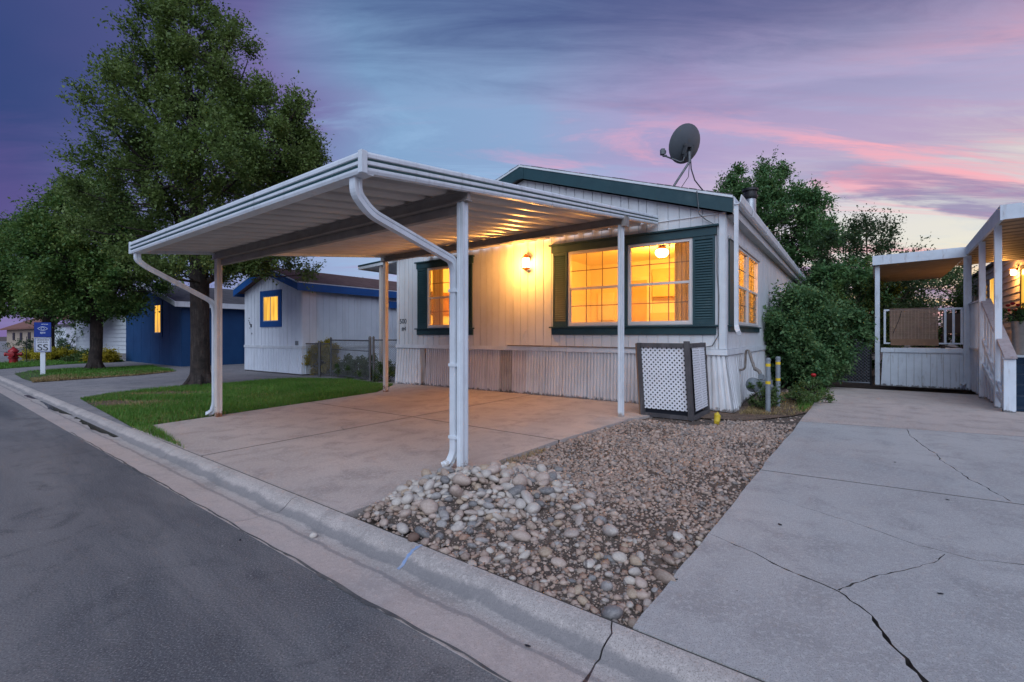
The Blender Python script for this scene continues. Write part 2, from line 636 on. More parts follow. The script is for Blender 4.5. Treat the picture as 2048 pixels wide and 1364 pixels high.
MT['conc_curb'] = curb_mat()
MT['conc_far'] = concrete('concrete_far', (.30, .28, .28), (.23, .22, .23), (.15, .15, .16), 19.)
MT['dirt'] = mat('dirt', (.10, .075, .06), (.06, .045, .038), 3, .95, bump=.8, bscale=60, fine=(.22, .18, .15), fscale=90, famt=.6)
MT['jointshade'] = mat('joint_shade_dirt', (.055, .048, .045), (.085, .074, .068), 9, .95)  # dirt colour kept dark to stand in for shade in joints and cracks
MT['mulch'] = mat('mulch', (.13, .08, .06), (.07, .045, .035), 6, .95, bump=1., bscale=50, fine=(.30, .22, .13), fscale=60, famt=.7)
MT['lawn'] = mat('lawn_soil', (.04, .085, .02), (.07, .095, .03), 2, .95, bump=.8, bscale=80)
MT['white'] = mat('white_metal', (.68, .73, .78), (.60, .65, .70), 5, .42, dirt=(.36, .36, .37), dscale=(16, 16, 1.5), damt=.5, bump=.12, bscale=9,
                  zdirt_shade=((.26, .20, .15), .17, .8))
MT['post_rust'] = mat('rusty_post', (.62, .56, .52), (.56, .51, .48), 5, .5, dirt=(.36, .33, .31), dscale=(14, 14, 1), damt=.3,
                      zdirt_shade=((.20, .075, .03), .26, .95))
MT['trimwhite'] = mat('trim_white', (.67, .71, .75), (.58, .62, .66), 3, .5, dirt=(.38, .38, .38), dscale=(9, 9, 1.), damt=.4)
MT['pan'] = mat('roof_pan', (.62, .57, .53), (.55, .51, .475), 2.2, .36, dirt=(.40, .35, .31), dscale=(5, .8, 5), damt=.4, rvar=.06)
MT['beam'] = mat('steel_beam', (.30, .27, .25), (.24, .22, .21), 6, .55, dirt=(.16, .12, .09), dscale=(3, 12, 12), damt=.5, bump=.3, bscale=90)
MT['green'] = mat('green_stripe', (.012, .055, .055), (.02, .07, .07), 5, .5, dirt=(.2, .23, .24), dscale=(1.2, 14, 20), damt=.35, dlo=.55)
MT['siding'] = mat('siding', (.63, .655, .68), (.57, .595, .62), 1.6, .62, bump=.55, bscale=55, dirt=(.42, .40, .37), dscale=(5, 5, .45), damt=.35)
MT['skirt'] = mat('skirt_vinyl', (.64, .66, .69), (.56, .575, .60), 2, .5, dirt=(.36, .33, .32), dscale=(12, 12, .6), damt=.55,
                  zdirt_shade=((.11, .09, .08), .11, .85))  # foot band on all skirt vinyls: grime plus painted contact shadow
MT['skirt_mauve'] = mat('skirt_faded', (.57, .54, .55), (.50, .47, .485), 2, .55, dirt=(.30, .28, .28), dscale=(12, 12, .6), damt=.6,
                        zdirt_shade=((.10, .085, .08), .10, .85))
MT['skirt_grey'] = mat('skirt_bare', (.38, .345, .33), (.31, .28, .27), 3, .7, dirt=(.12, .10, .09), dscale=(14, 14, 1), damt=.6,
                       zdirt_shade=((.07, .06, .055), .14, .9))
MT['teal'] = mat('teal_paint', (.020, .060, .072), (.016, .050, .062), 3, .5, dirt=(.07, .11, .12), dscale=(4, 4, 4), damt=.35)
MT['vinyl'] = mat('window_vinyl', (.60, .575, .56), (.55, .53, .52), 3, .4)
MT['muntin'] = mat('muntin', (.22, .15, .10), (.20, .14, .09), 3, .5)
MT['glass'] = glassmat()
MT['room'] = mat('room_wall', (.88, .82, .68), (.85, .78, .64), .6, .8)
MT['room_floor'] = mat('room_carpet', (.42, .32, .22), None, 8, .95)
MT['curtain'] = leafmat('curtain_cloth', [(.42, .33, .25), (.50, .40, .30), (.46, .36, .27)], .5, .9)
MT['sheer'] = leafmat('sheer_cloth', [(.62, .55, .44), (.68, .60, .48), (.65, .57, .46)], .55, .9)
MT['lightwood'] = mat('light_wood', (.66, .50, .33), (.60, .45, .29), 3, .6)
MT['door_in'] = mat('inside_door', (.92, .88, .80), None, 2, .5)
MT['shingle'] = mat('shingle', (.10, .09, .09), (.07, .065, .065), 3, .9, bump=.8, bscale=40)
MT['soffit'] = mat('soffit', (.50, .52, .53), (.44, .46, .47), 3, .6, dirt=(.25, .25, .25), dscale=(3, 1, 8), damt=.4)
MT['blackmetal'] = mat('black_metal', (.02, .02, .022), None, 5, .5)
MT['galv'] = mat('galvanised', (.42, .45, .48), (.32, .35, .38), 6, .4, metal=.6)
MT['dish'] = mat('dish_grey', (.10, .115, .13), (.085, .10, .115), 3, .45)
MT['dishm'] = mat('dish_mount', (.13, .14, .15), (.09, .10, .11), 8, .5, metal=.3)
MT['copper'] = mat('lamp_copper', (.28, .10, .035), (.20, .07, .025), 12, .4, metal=.6)
MT['bulb'] = glow('lamp_glass', (1.0, .66, .26), 7.0)
MT['globe'] = glow('ceiling_globe', (1.0, .76, .40), 5.0)
MT['wood'] = mat('weathered_wood', (.085, .078, .082), (.055, .052, .056), 4, .85, dirt=(.17, .15, .15), dscale=(20, 20, 1.5), damt=.6, bump=.5, bscale=60)
MT['woodraw'] = mat('raw_wood_edge', (.26, .15, .09), (.2, .11, .07), 5, .8)
MT['lattice'] = mat('lattice_vinyl', (.74, .75, .79), (.68, .69, .73), 4, .45)
MT['nearblack'] = mat('near_black', (.012, .014, .022), None, 5, .8)  # near black; also paints the shade inside the lattice screen
MT['meter'] = mat('meter_grey', (.20, .225, .25), (.16, .18, .20), 8, .5, dirt=(.10, .10, .10), dscale=(10, 10, 4), damt=.4)
MT['pipe'] = mat('old_pipe', (.20, .19, .18), (.15, .12, .10), 14, .6, dirt=(.22, .11, .05), dscale=(20, 20, 20), damt=.6)
MT['yellow'] = mat('yellow_band', (.70, .48, .02), None, 9, .5)
MT['yellowbag'] = mat('yellow_plastic', (.62, .45, .03), (.45, .32, .03), 12, .5, bump=.4)
MT['bark'] = mat('bark', (.045, .034, .030), (.022, .018, .017), 5, .95, dirt=(.11, .09, .08), dscale=(22, 22, 3), damt=.7, bump=1., bscale=26)
MT['fencepost'] = mat('fence_post', (.12, .125, .13), (.09, .095, .10), 8, .5, metal=.4)
MT['wire'] = mat('fence_wire', (.38, .39, .40), None, 8, .5, metal=.4)
MT['wirep'] = mat('gate_wire', (.20, .22, .25), None, 8, .5, metal=.4)
MT['blackslat'] = mat('black_slat', (.010, .011, .016), None, 8, .6)
MT['whitewall'] = mat('neighbour_white', (.74, .79, .86), (.68, .73, .80), 1.4, .6, bump=.3, bscale=40, dirt=(.46, .46, .47), dscale=(3, 3, .4), damt=.35)
MT['bluefascia'] = mat('blue_fascia', (.014, .095, .32), (.012, .08, .27), 3, .5)
MT['bluewall'] = mat('blue_wall', (.010, .060, .165), (.008, .050, .145), 1.2, .6, bump=.3, bscale=30)
MT['brownroof'] = mat('brown_shingle', (.175, .105, .095), (.125, .075, .07), 3.5, .9, bump=.9, bscale=30, dirt=(.15, .10, .09), dscale=(1, 9, 1), damt=.5)
MT['greyroof'] = mat('grey_shingle', (.10, .095, .10), (.07, .068, .075), 3.5, .9, bump=.8, bscale=30)
MT['lapwhite'] = mat('lap_white', (.68, .73, .78), (.62, .67, .72), 2, .6)
MT['beige'] = mat('beige_wall', (.42, .34, .26), (.37, .30, .23), 1, .8)
MT['redroof'] = mat('red_tile', (.22, .10, .075), (.17, .08, .06), 2, .9)
MT['lapbeige'] = mat('lap_beige', (.56, .49, .44), (.51, .445, .40), 2, .6, dirt=(.30, .26, .23), dscale=(.5, .5, 9), damt=.3)
MT['deckpaint'] = mat('deck_paint', (.60, .66, .73), (.53, .585, .65), 3, .6, dirt=(.24, .21, .20), dscale=(11, 11, 2.2), damt=.5, dlo=.55, dhi=.72,
                      zdirt_shade=((.07, .06, .055), .10, .85))
MT['capwood'] = mat('peeling_cap', (.34, .30, .32), (.28, .25, .26), 9, .75, dirt=(.15, .11, .11), dscale=(16, 16, 16), damt=.7, bump=.4, bscale=50)
MT['underwood'] = mat('awning_underside', (.30, .22, .16), (.25, .185, .135), 3, .6, dirt=(.14, .09, .06), dscale=(2, 6, 6), damt=.5)
MT['bamboo'] = mat('bamboo', (.21, .135, .10), (.165, .105, .08), 7, .7, dirt=(.27, .18, .13), dscale=(1, 1, 70), damt=.6, dlo=.45, dhi=.6)
MT['bambooedge'] = mat('bamboo_valance', (.22, .13, .08), None, 9, .7)
MT['cord'] = mat('pale_cord', (.40, .29, .22), None, 9, .7)
MT['carpet'] = mat('stair_carpet', (.012, .03, .06), (.008, .02, .045), 9, .95)
MT['signblue'] = mat('sign_blue', (.012, .045, .30), None, 4, .4)
MT['signwhite'] = mat('sign_white', (.62, .66, .74), None, 4, .4)
MT['ink'] = mat('ink', (.012, .014, .022), None, 4, .5)
MT['signprint'] = mat('sign_print', (.55, .62, .80), None, 4, .4)
MT['red'] = mat('hydrant_red', (.33, .015, .02), (.24, .012, .016), 9, .4)
MT['water'] = mat('gutter_water', (.06, .052, .046), (.035, .03, .028), 9, .22, rvar=.1, spec=.6)
MT['bluechalk'] = mat('blue_chalk', (.22, .31, .50), (.38, .38, .40), 18, .9)
MT['tar'] = mat('tar_edge', (.07, .07, .073), (.12, .112, .108), 12, .7, bump=.5, bscale=60)
MT['stone'] = islandmat('river_stone', [(0.500, 0.449, 0.405), (0.560, 0.497, 0.432), (0.420, 0.344, 0.302), (0.190, 0.191, 0.198), (0.520, 0.401, 0.342), (0.360, 0.267, 0.207), (0.330, 0.315, 0.310), (0.600, 0.544, 0.486), (0.480, 0.372, 0.310), (0.130, 0.134, 0.144), (0.520, 0.468, 0.423), (0.440, 0.325, 0.225)], .7, .25, obj=True)
MT['cobble'] = islandmat('cobble_stone', [(0.500, 0.449, 0.405), (0.560, 0.497, 0.432), (0.420, 0.344, 0.302), (0.190, 0.191, 0.198), (0.520, 0.401, 0.342), (0.360, 0.267, 0.207), (0.330, 0.315, 0.310), (0.600, 0.544, 0.486), (0.480, 0.372, 0.310), (0.130, 0.134, 0.144), (0.520, 0.468, 0.423), (0.440, 0.325, 0.225)], .75)
MT['gravel'] = islandmat('pea_gravel', [(0.380, 0.260, 0.206), (0.460, 0.326, 0.258), (0.280, 0.191, 0.150), (0.230, 0.195, 0.181), (0.520, 0.391, 0.318), (0.340, 0.195, 0.129), (0.400, 0.298, 0.245), (0.160, 0.140, 0.133), (0.430, 0.298, 0.224), (0.330, 0.237, 0.194)], .8)
MT['leaf_big'] = leafmat('leaf_big_tree', [(.050, .088, .028), (.105, .168, .045), (.165, .235, .068), (.23, .30, .10)])
MT['leaf_maple'] = leafmat('leaf_maple', [(.026, .082, .026), (.068, .155, .040), (.14, .22, .055), (.26, .30, .08)])
MT['leaf_dark'] = leafmat('leaf_dark', [(.030, .098, .042), (.070, .172, .064), (.13, .24, .085), (.20, .30, .12)])
MT['leaf_bush'] = leafmat('leaf_bush', [(.032, .096, .042), (.072, .168, .068), (.13, .23, .09), (.19, .28, .125)], nscale=1.4)
MT['leaf_thin'] = leafmat('leaf_thin', [(.022, .050, .022), (.045, .085, .038), (.075, .120, .055)])
MT['leaf_far'] = leafmat('leaf_far', [(.05, .08, .05), (.08, .12, .07), (.11, .155, .09)])
MT['leaf_yellow'] = leafmat('leaf_yellow', [(.24, .21, .02), (.42, .33, .03), (.60, .46, .05)])
MT['leaf_gold'] = leafmat('leaf_flower', [(.22, .22, .02), (.42, .36, .03), (.60, .50, .05)])
MT['leaf_weed'] = leafmat('leaf_weed', [(.04, .085, .025), (.08, .14, .04), (.15, .18, .08)])
MT['straw'] = leafmat('straw', [(.20, .14, .06), (.30, .22, .10), (.38, .30, .16)], .2)
MT['grass'] = leafmat('grass_blade', [(.035, .115, .014), (.065, .185, .022), (.11, .25, .036), (.19, .31, .07)], .3, nscale=.9)
MT['rose'] = mat('red_petal', (.42, .012, .015), (.30, .01, .012), 9, .6)
PAN_LIT = litpane('lit_window', (1.0, .50, .06), .68)
# ------------------------------------------------------------------ frames of the place
TH = math.atan2(-.5815, .8135)                    # the home and its carport stand turned to the camera
HO = Vector((3.677, 8.20, 0))                     # near corner of the home
CO = Vector((-.478, 4.59, 0))                     # near front post of the carport
TR = -math.atan2(.610, .7925)                     # the lot on the other side of the drive
RO = Vector((10.9, 11.3, 0))


def to_world(o, th, x, y, z=0.):
    c, s = math.cos(th), math.sin(th)
    return Vector((o.x + x * c - y * s, o.y + x * s + y * c, z))


def to_local(o, th, p):
    c, s = math.cos(th), math.sin(th)
    dx, dy = p[0] - o.x, p[1] - o.y
    return Vector((dx * c + dy * s, -dx * s + dy * c, p[2] if len(p) > 2 else 0.))


SV = Vector((-.79, .613, 0))                      # along the street, away to the left
NV = Vector((.613, .79, 0))                       # across it, towards the lots
BACK = 1.99                                       # back of the kerb


def ST(a, n, z=0.):
    return Vector((SV.x * a + NV.x * n, SV.y * a + NV.y * n, z))


def inside(p, poly):
    r = False
    n = len(poly)
    for i in range(n):
        a, b = poly[i], poly[i - 1]
        if (a[1] > p[1]) != (b[1] > p[1]) and p[0] < (b[0] - a[0]) * (p[1] - a[1]) / (b[1] - a[1]) + a[0]:
            r = not r
    return r


def inside_np(P, poly):
    r = np.zeros(len(P), bool)
    n = len(poly)
    for i in range(n):
        a, b = poly[i], poly[i - 1]
        if abs(b[1] - a[1]) < 1e-9:
            continue
        k = ((a[1] > P[:, 1]) != (b[1] > P[:, 1])) & (P[:, 0] < (b[0] - a[0]) * (P[:, 1] - a[1]) / (b[1] - a[1]) + a[0])
        r ^= k
    return r


def sheet(name, poly, z, m, parent=None):
    mb = MB()
    mb.add([(p[0], p[1], z) for p in poly], [tuple(range(len(poly)))])
    return mb.build(name, m, parent)


def jag(pts, amp, step, seed):
    """a polyline broken into uneven steps"""
    rr = random.Random(seed)
    out = []
    for i in range(len(pts) - 1):
        a, b = Vector(pts[i][:2]), Vector(pts[i + 1][:2])
        n = max(1, int((b - a).length / step))
        d = (b - a)
        drift = 0.
        pr = Vector((-d.y, d.x)).normalized()
        for k in range(n):
            drift = .75 * drift + rr.gauss(0, amp * .6)
            j = 0 if k == 0 else drift * min(1, (n - k) / 3)
            out.append(a + d * (k / n) + pr * j)
    out.append(Vector(pts[-1][:2]))
    return out


def slab(name, poly, parent, m, thick=.11, cracks=(), top=0.0):
    mb = MB()
    mb.prism(poly, top - thick, top)
    o = mb.build(name, m, parent)
    for k, (pts, w0, w1, seed) in enumerate(cracks):
        line = jag(pts, .010, .04, seed)
        rr = random.Random(seed + 5)
        lft, rgt = [], []
        n = len(line)
        for i, p in enumerate(line):
            d = (line[min(i + 1, n - 1)] - line[max(i - 1, 0)]).normalized()
            pr = Vector((-d.y, d.x))
            w = .72 * (w0 + (w1 - w0) * i / (n - 1)) * rr.choice((.5, .8, 1., 1.2, 2.0)) / 2
            lft.append(p + pr * w)
            rgt.append(p - pr * w)
        cm = MB()
        q = lft + rgt[::-1]
        # tapered wedge: full width at the top, half as wide 35 mm down
        nn = len(q)
        mid = [(lft[i] + rgt[i]) / 2 for i in range(n)]
        mids = mid + mid[::-1]
        vs = [(p.x, p.y, top + .01) for p in q] + [((p.x + c.x) / 2, (p.y + c.y) / 2, top - .035) for p, c in zip(q, mids)]
        fs = [(i, (i + 1) % nn, nn + (i + 1) % nn, nn + i) for i in range(nn)]
        for i in range(n - 1):
            j = nn - 1 - i
            fs.append((i, i + 1, j - 1, j))
            fs.append((nn + i, nn + j, nn + j - 1, nn + i + 1))
        cm.add(vs, fs)
        cut = cm.build('cut', MT['jointshade'])  # dark crack walls paint in the shade of the recess
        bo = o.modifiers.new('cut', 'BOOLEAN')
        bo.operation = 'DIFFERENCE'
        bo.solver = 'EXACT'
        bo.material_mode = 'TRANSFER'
        bo.object = cut
        dg = bpy.context.evaluated_depsgraph_get()
        me = bpy.data.meshes.new_from_object(o.evaluated_get(dg))
        o.modifiers.clear()
        if len(me.polygons) > 5:
            old = o.data
            o.data = me
            bpy.data.meshes.remove(old)
        cme = cut.data
        bpy.data.objects.remove(cut)
        bpy.data.meshes.remove(cme)
    return o


# ------------------------------------------------------------------ ground, road, kerb
tag(sheet('ground', [(-600, -600), (600, -600), (600, 600), (-600, 600)], -.16, MT['dirt']), 'bare brown earth under the whole place', 'ground', kind='structure')
road_edge = [ST(a, 1.462 + .005 * math.sin(a * 5.1) + .004 * math.sin(a * 13.7 + 1), 0) for a in np.arange(-8, 26, .12)] + [ST(26, 1.458), ST(160, 1.458)]
road = sheet('road', [tuple(p)[:2] for p in road_edge] + [tuple(ST(160, -12))[:2], tuple(ST(-8, -12))[:2]], -.057, MT['asphalt'])
tag(road, 'dark worn asphalt street running along the kerb', 'road', kind='structure')
# the seam of tar along the gutter
mb = MB()
rr = random.Random(3)
al = list(np.arange(.2, 9, .05))
for i in range(len(al) - 1):
    w = [.002 + .013 * max(0, math.sin(a * 1.7 + 4.1)) ** 2 + .004 * math.sin(a * 31) + .003 * math.sin(a * 83) for a in (al[i], al[i + 1])]
    e = [1.462 + .005 * math.sin(a * 5.1) + .004 * math.sin(a * 13.7 + 1) for a in (al[i], al[i + 1])]
    mb.add([ST(al[i], e[0] - abs(w[0]), -.052), ST(al[i + 1], e[1] - abs(w[1]), -.052), ST(al[i + 1], e[1] + .006, -.050), ST(al[i], e[0] + .006, -.050)], [(0, 1, 2, 3)])
mb.build('tar_seam', MT['tar'], road)

curb = bpy.data.objects.new('curb', None)
link(curb)
tag(curb, 'rolled concrete kerb with its gutter pan', 'curb', kind='structure')
CPROF = [(1.455, -.055), (1.60, -.068), (1.72, -.078), (1.795, -.082), (1.825, -.076), (1.855, -.050), (1.885, -.026), (1.92, -.010), (1.955, -.003), (1.985, -.001)]


def curb_z(n):
    for (a, za), (b, zb) in zip(CPROF, CPROF[1:]):
        if a <= n <= b:
            return za + (zb - za) * (n - a) / (b - a)
    return 0.


joints = [-8.0, -1.75, .96, 3.72, 6.40, 9.10, 11.8, 14.5, 17.2, 19.9, 25, 32, 40, 60, 90, 160]
for a0, a1 in zip(joints, joints[1:]):
    mb = MB()
    n = len(CPROF)
    step = np.linspace(a0 + .004, a1 - .004, 8)
    vs, fs = [], []
    for i, a in enumerate(step):
        sk = 0.10 if abs(a1 - .96) < .01 and i == 7 or abs(a0 - .96) < .01 and i == 0 else 0
        for nn, z in CPROF:
            jv = a0 if i == 0 else a1
            wob = .014 * math.sin(nn * 23 + jv * 5) + .006 * math.sin(nn * 61 + jv) if i in (0, 7) else 0     # joints are not cut straight
            vs.append(ST(a + wob * (1 if i == 0 else 1) - sk * (1.99 - nn), nn, z))
        vs.append(ST(a, 1.985, -.2))
        vs.append(ST(a, 1.455, -.2))
    k = n + 2
    for i in range(7):
        for j in range(k):
            fs.append((i * k + j, i * k + (j + 1) % k, (i + 1) * k + (j + 1) % k, (i + 1) * k + j))
    fs.append(tuple(range(k)))
    fs.append(tuple(7 * k + j for j in range(k - 1, -1, -1)))
    mb.add(vs, fs)
    mb.build('curb_section', MT['conc_curb'], curb, smooth=True)
# a blue survey mark sprayed over the kerb
mb = MB()
ns = np.linspace(1.80, 1.985, 12)
for i in range(11):
    q = [(2.238 + .003 * math.sin(i * 2), ns[i]), (2.262 + .004 * math.sin(i * 3), ns[i]), (2.262 + .004 * math.sin(i * 3 + 3), ns[i + 1]), (2.238 + .003 * math.sin(i * 2 + 2), ns[i + 1])]
    mb.add([ST(a, n, curb_z(n) + .003) for a, n in q], [(0, 1, 2, 3)])
tag(mb.build('paint_mark', MT['bluechalk'], curb), 'blue survey stripe sprayed across the kerb')
# standing water and silt in the gutter by the neighbour's lawn
rr = random.Random(11)
lo = [ST(a, 1.775 + rr.uniform(-.04, .025) + .035 * math.sin(a * 1.9), -.0735) for a in np.arange(8.2, 15.6, .16)]
hi = [ST(a, 1.832 + rr.uniform(-.003, .004), -.0735) for a in np.arange(8.2, 15.6, .16)][::-1]
tag(sheet('water', [tuple(p)[:2] for p in lo + hi], -.0735, MT['water']), 'thin dark puddle lying in the gutter beside the lawn', 'puddle', kind='structure')

# ------------------------------------------------------------------ carport slab, four bays with dark-filled joints
drive = bpy.data.objects.new('driveway', None)
link(drive)
tag(drive, 'warm lit concrete carport slab in front of the white home', 'driveway', kind='structure')


def CW(x, y):
    p = to_world(CO, TH, x, y)
    return Vector((p.x, p.y))


def on_curb(x, off=.012):
    """the carport-frame y at which x meets the back of the kerb"""
    p0, p1 = CW(x, 0), CW(x, 1)
    d0, d1 = p0.dot(NV.to_2d()), p1.dot(NV.to_2d())
    return (BACK + off - d0) / (d1 - d0)


g = .016
xl, xm, xr, ym, yb = -5.45, -2.66, .07, 1.80, 5.55
xlf = -5.16


def left_edge(y):
    return xlf + (-5.78 - xlf) * max(0, min(1, (y + 1.05) / 4.6))


A_ = [CW(left_edge(-1.0), on_curb(-5.16)), CW(xm - g, on_curb(xm)), CW(xm - g, ym - g), CW(left_edge(ym), ym - g)]
B_ = [CW(xm + g, on_curb(xm)), CW(xr - .02, on_curb(xr)), CW(xr + .02, ym - g - .1), CW(xm + g, ym - g)]
C_ = [CW(left_edge(ym), ym + g), CW(xm - g, ym + g), CW(xm - g, yb), CW(-6.9, yb), CW(-7.6, yb), CW(-8.9, 5.2), CW(-8.5, 4.4), CW(-6.5, 4.6), CW(-5.8, 3.62)]
D_ = [CW(xm + g, ym + g), CW(xr + .03, ym + g - .1), CW(xr + .16, 3.6), CW(.40, 4.2), CW(.40, yb), CW(xm + g, yb)]
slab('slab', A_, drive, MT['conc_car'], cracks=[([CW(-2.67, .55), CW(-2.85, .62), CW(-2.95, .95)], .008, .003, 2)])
slab('slab', B_, drive, MT['conc_car'])
slab('slab', C_, drive, MT['conc_car'])
slab('slab', D_, drive, MT['conc_car'])


def shade_strip(pts, w, z, parent):  # near-flush dark strip painted in for the shade of an open joint
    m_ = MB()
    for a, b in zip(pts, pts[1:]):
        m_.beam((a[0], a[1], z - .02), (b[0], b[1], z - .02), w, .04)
    return m_.build('joint_shade', MT['jointshade'], parent)


shade_strip([CW(xm, on_curb(xm)), CW(xm, yb)], 2 * g - .002, -.0025, drive)
shade_strip([CW(left_edge(ym), ym), CW(xm - g, ym)], 2 * g - .002, -.0025, drive)
shade_strip([CW(xm + g, ym), CW(xr + .02, ym - .1)], 2 * g - .002, -.0025, drive)
shade_strip([ST(-7, 1.9935).to_2d(), ST(7.0, 1.9935).to_2d()], .015, -.006, curb)

# ------------------------------------------------------------------ the drive on the other side, cracked
rdrive = bpy.data.objects.new('driveway', None)
link(rdrive)
tag(rdrive, 'pale cracked concrete drive leading to the white deck', 'driveway', kind='structure')
E0, E1 = Vector((.545, 2.125)), Vector((7.466, 11.33))
ed = (E1 - E0).normalized()


def g2(px, py):
    p = G(px, py)
    return Vector((p.x, p.y))


def on_edge(t):
    return E0 + (E1 - E0) * t


def right_of(p, d):
    return p + Vector((ed.y, -ed.x)) * d


def proj_t(p):
    return (p - E0).dot(ed) / (E1 - E0).length


j2l, j2r = g2(1505, 937), g2(2048, 1009)
j1l, j1r = g2(1590, 842), g2(2048, 873)
j2l = on_edge(proj_t(j2l))
j1l = on_edge(proj_t(j1l))
j2d, j1d = (j2r - j2l).normalized(), (j1r - j1l).normalized()
gap = ed * .014


def curb_pt(p, off=.012):
    """slide a point along the drive onto the back of the kerb"""
    nn = NV.to_2d()
    return p + ed * ((BACK + off - p.dot(nn)) / ed.dot(nn))


c_left = curb_pt(E0)
c_right = curb_pt(right_of(E0, 5.2))
edge1 = jag([c_left, j2l], .006, .12, 21)[:-1] + [j2l - gap]
S1 = edge1 + [j2l + j2d * 5.6 - gap, c_right]
crk = [([g2(1405, 1060), g2(1470, 1090), g2(1575, 1140), g2(1640, 1166), g2(1676, 1182), g2(1745, 1232), g2(1772, 1275), g2(1852, 1364), g2(1875, 1395)], .006, .021, 31),
       ([g2(1677, 1180), g2(1730, 1160), g2(1795, 1143), g2(1868, 1125), g2(1890, 1108)], .009, .006, 32),
       ([g2(1560, 998), g2(1700, 1042), g2(1820, 1085), g2(1892, 1104), g2(1960, 1122), g2(2060, 1131)], .003, .007, 33)]
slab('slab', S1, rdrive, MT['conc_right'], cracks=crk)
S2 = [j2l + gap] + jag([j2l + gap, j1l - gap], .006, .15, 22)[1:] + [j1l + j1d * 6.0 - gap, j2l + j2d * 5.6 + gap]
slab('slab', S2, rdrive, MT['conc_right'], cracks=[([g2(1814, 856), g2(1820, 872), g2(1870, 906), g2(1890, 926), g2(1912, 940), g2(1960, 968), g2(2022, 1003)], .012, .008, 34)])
shade_strip([j2l, j2l + j2d * 5.6], .026, -.0025, rdrive)
shade_strip([j1l, j1l + j1d * 6.0], .026, -.0025, rdrive)
e_end = on_edge(1.08)
S3 = [j1l + gap] + jag([j1l + gap, e_end], .008, .2, 23)[1:] + [right_of(e_end, 3.2), right_of(on_edge(1.2), 9), j1l + j1d * 6.0 + gap]
slab('slab', S3, rdrive, MT['conc_car'])

# ------------------------------------------------------------------ neighbour's paving and lawns
nb = sheet('pavement', [tuple(ST(a, BACK + .012))[:2] for a in (7.0, 150)] + [(-110, 150), (-20, 60), (-3.2, 24), (-3.0, 13.5), (-5.4, 13.2), (-7.2, 13.0)], -.012, MT['conc_far'])
tag(nb, 'grey concrete drives in front of the blue and white houses', 'pavement', kind='structure')
LAWN1 = [ST(8.1, BACK + .015).to_2d(), ST(6.33, BACK + .02).to_2d(), CW(left_edge(-.9) - .01, -.9), CW(left_edge(.5) - .01, .5), CW(left_edge(2) - .01, 2), CW(-5.80, 3.55), CW(-6.5, 4.55), CW(-6.75, 4.9),
         g2(742, 766), g2(690, 759), g2(640, 757), g2(600, 757), g2(520, 762), g2(455, 767), g2(400, 771), g2(300, 779), g2(220, 787), g2(160, 797)]
LAWN1 = [Vector(p[:2]) for p in LAWN1]
l1 = tag(sheet('lawn', LAWN1, -.004, MT['lawn']), 'bright green lawn under the big tree beside the carport', 'lawn', kind='structure')
LAWN2 = [g2(*p) for p in ((28, 747), (60, 741), (200, 736), (300, 732), (352, 742), (280, 749), (180, 756), (65, 763), (45, 757))]
l2 = tag(sheet('lawn', LAWN2, -.004, MT['lawn']), 'narrow lawn strip with straw edge around the sign post', 'lawn', kind='structure')
LAWN3 = [g2(*p) for p in ((-60, 729), (0, 726), (110, 722), (240, 719), (248, 723), (120, 729), (0, 738), (-60, 743))]
l3 = tag(sheet('lawn', LAWN3, -.004, MT['lawn']), 'far green lawn strip behind the red hydrant', 'lawn', kind='structure')


def hair(name, poly, n, h, w, m, parent, z0=0., lean=.5, keep=None, seed=1):
    """grass blades: one bent three-cornered blade each"""
    r = np.random.default_rng(seed)
    P = np.array([tuple(p)[:2] for p in poly])
    lo, hi = P.min(0), P.max(0)
    Q = r.uniform(lo, hi, (n * 4, 2))
    Q = Q[inside_np(Q, poly)]
    if keep is not None:
        Q = Q[keep(Q, r)]
    Q = Q[:n]
    k = len(Q)
    th = r.uniform(0, 2 * math.pi, k)
    hh = h * r.uniform(.45, 1.25, k) * (1 + .35 * np.sin(Q[:, 0] * 2.1 + 1) * np.sin(Q[:, 1] * 1.7))
    d = np.stack([np.cos(th), np.sin(th)], 1)
    pr = np.stack([-d[:, 1], d[:, 0]], 1)
    b = np.concatenate([Q, np.full((k, 1), z0)], 1)
    le = lean * hh * r.uniform(.2, 1.2, k)
    off = np.concatenate([pr * (w / 2), np.zeros((k, 1))], 1)
    mid = b + np.concatenate([d * (le * .35)[:, None], (hh * .6)[:, None]], 1)
    tip = b + np.concatenate([d * le[:, None], hh[:, None]], 1)
    V = np.concatenate([b - off, b + off, mid + off * .7, tip, mid - off * .7])
    i = np.arange(k)
    F = np.concatenate([np.stack([i, i + k, i + 2 * k, i + 4 * k], 1), np.stack([i + 4 * k, i + 2 * k, i + 3 * k, i + 3 * k], 1)])
    me_v = V
    Ft = np.concatenate([F[:k][:, [0, 1, 2]], F[:k][:, [0, 2, 3]], F[k:][:, [0, 1, 2]]])
    return npmesh(name, me_v, Ft, m, parent)


def bare(Q, r):
    """thin patches by the drive and round the trunk's foot"""
    a = G(222, 806)
    b = G(345, 787)
    da = np.hypot((Q[:, 0] - a.x) / 1.5, (Q[:, 1] - a.y) / .55)
    db = np.hypot((Q[:, 0] - b.x) / 1.3, (Q[:, 1] - b.y) / .6)
    k = np.minimum(da, db)
    return r.random(len(Q)) < np.clip((k - .55) * 2.2, .04, 1)


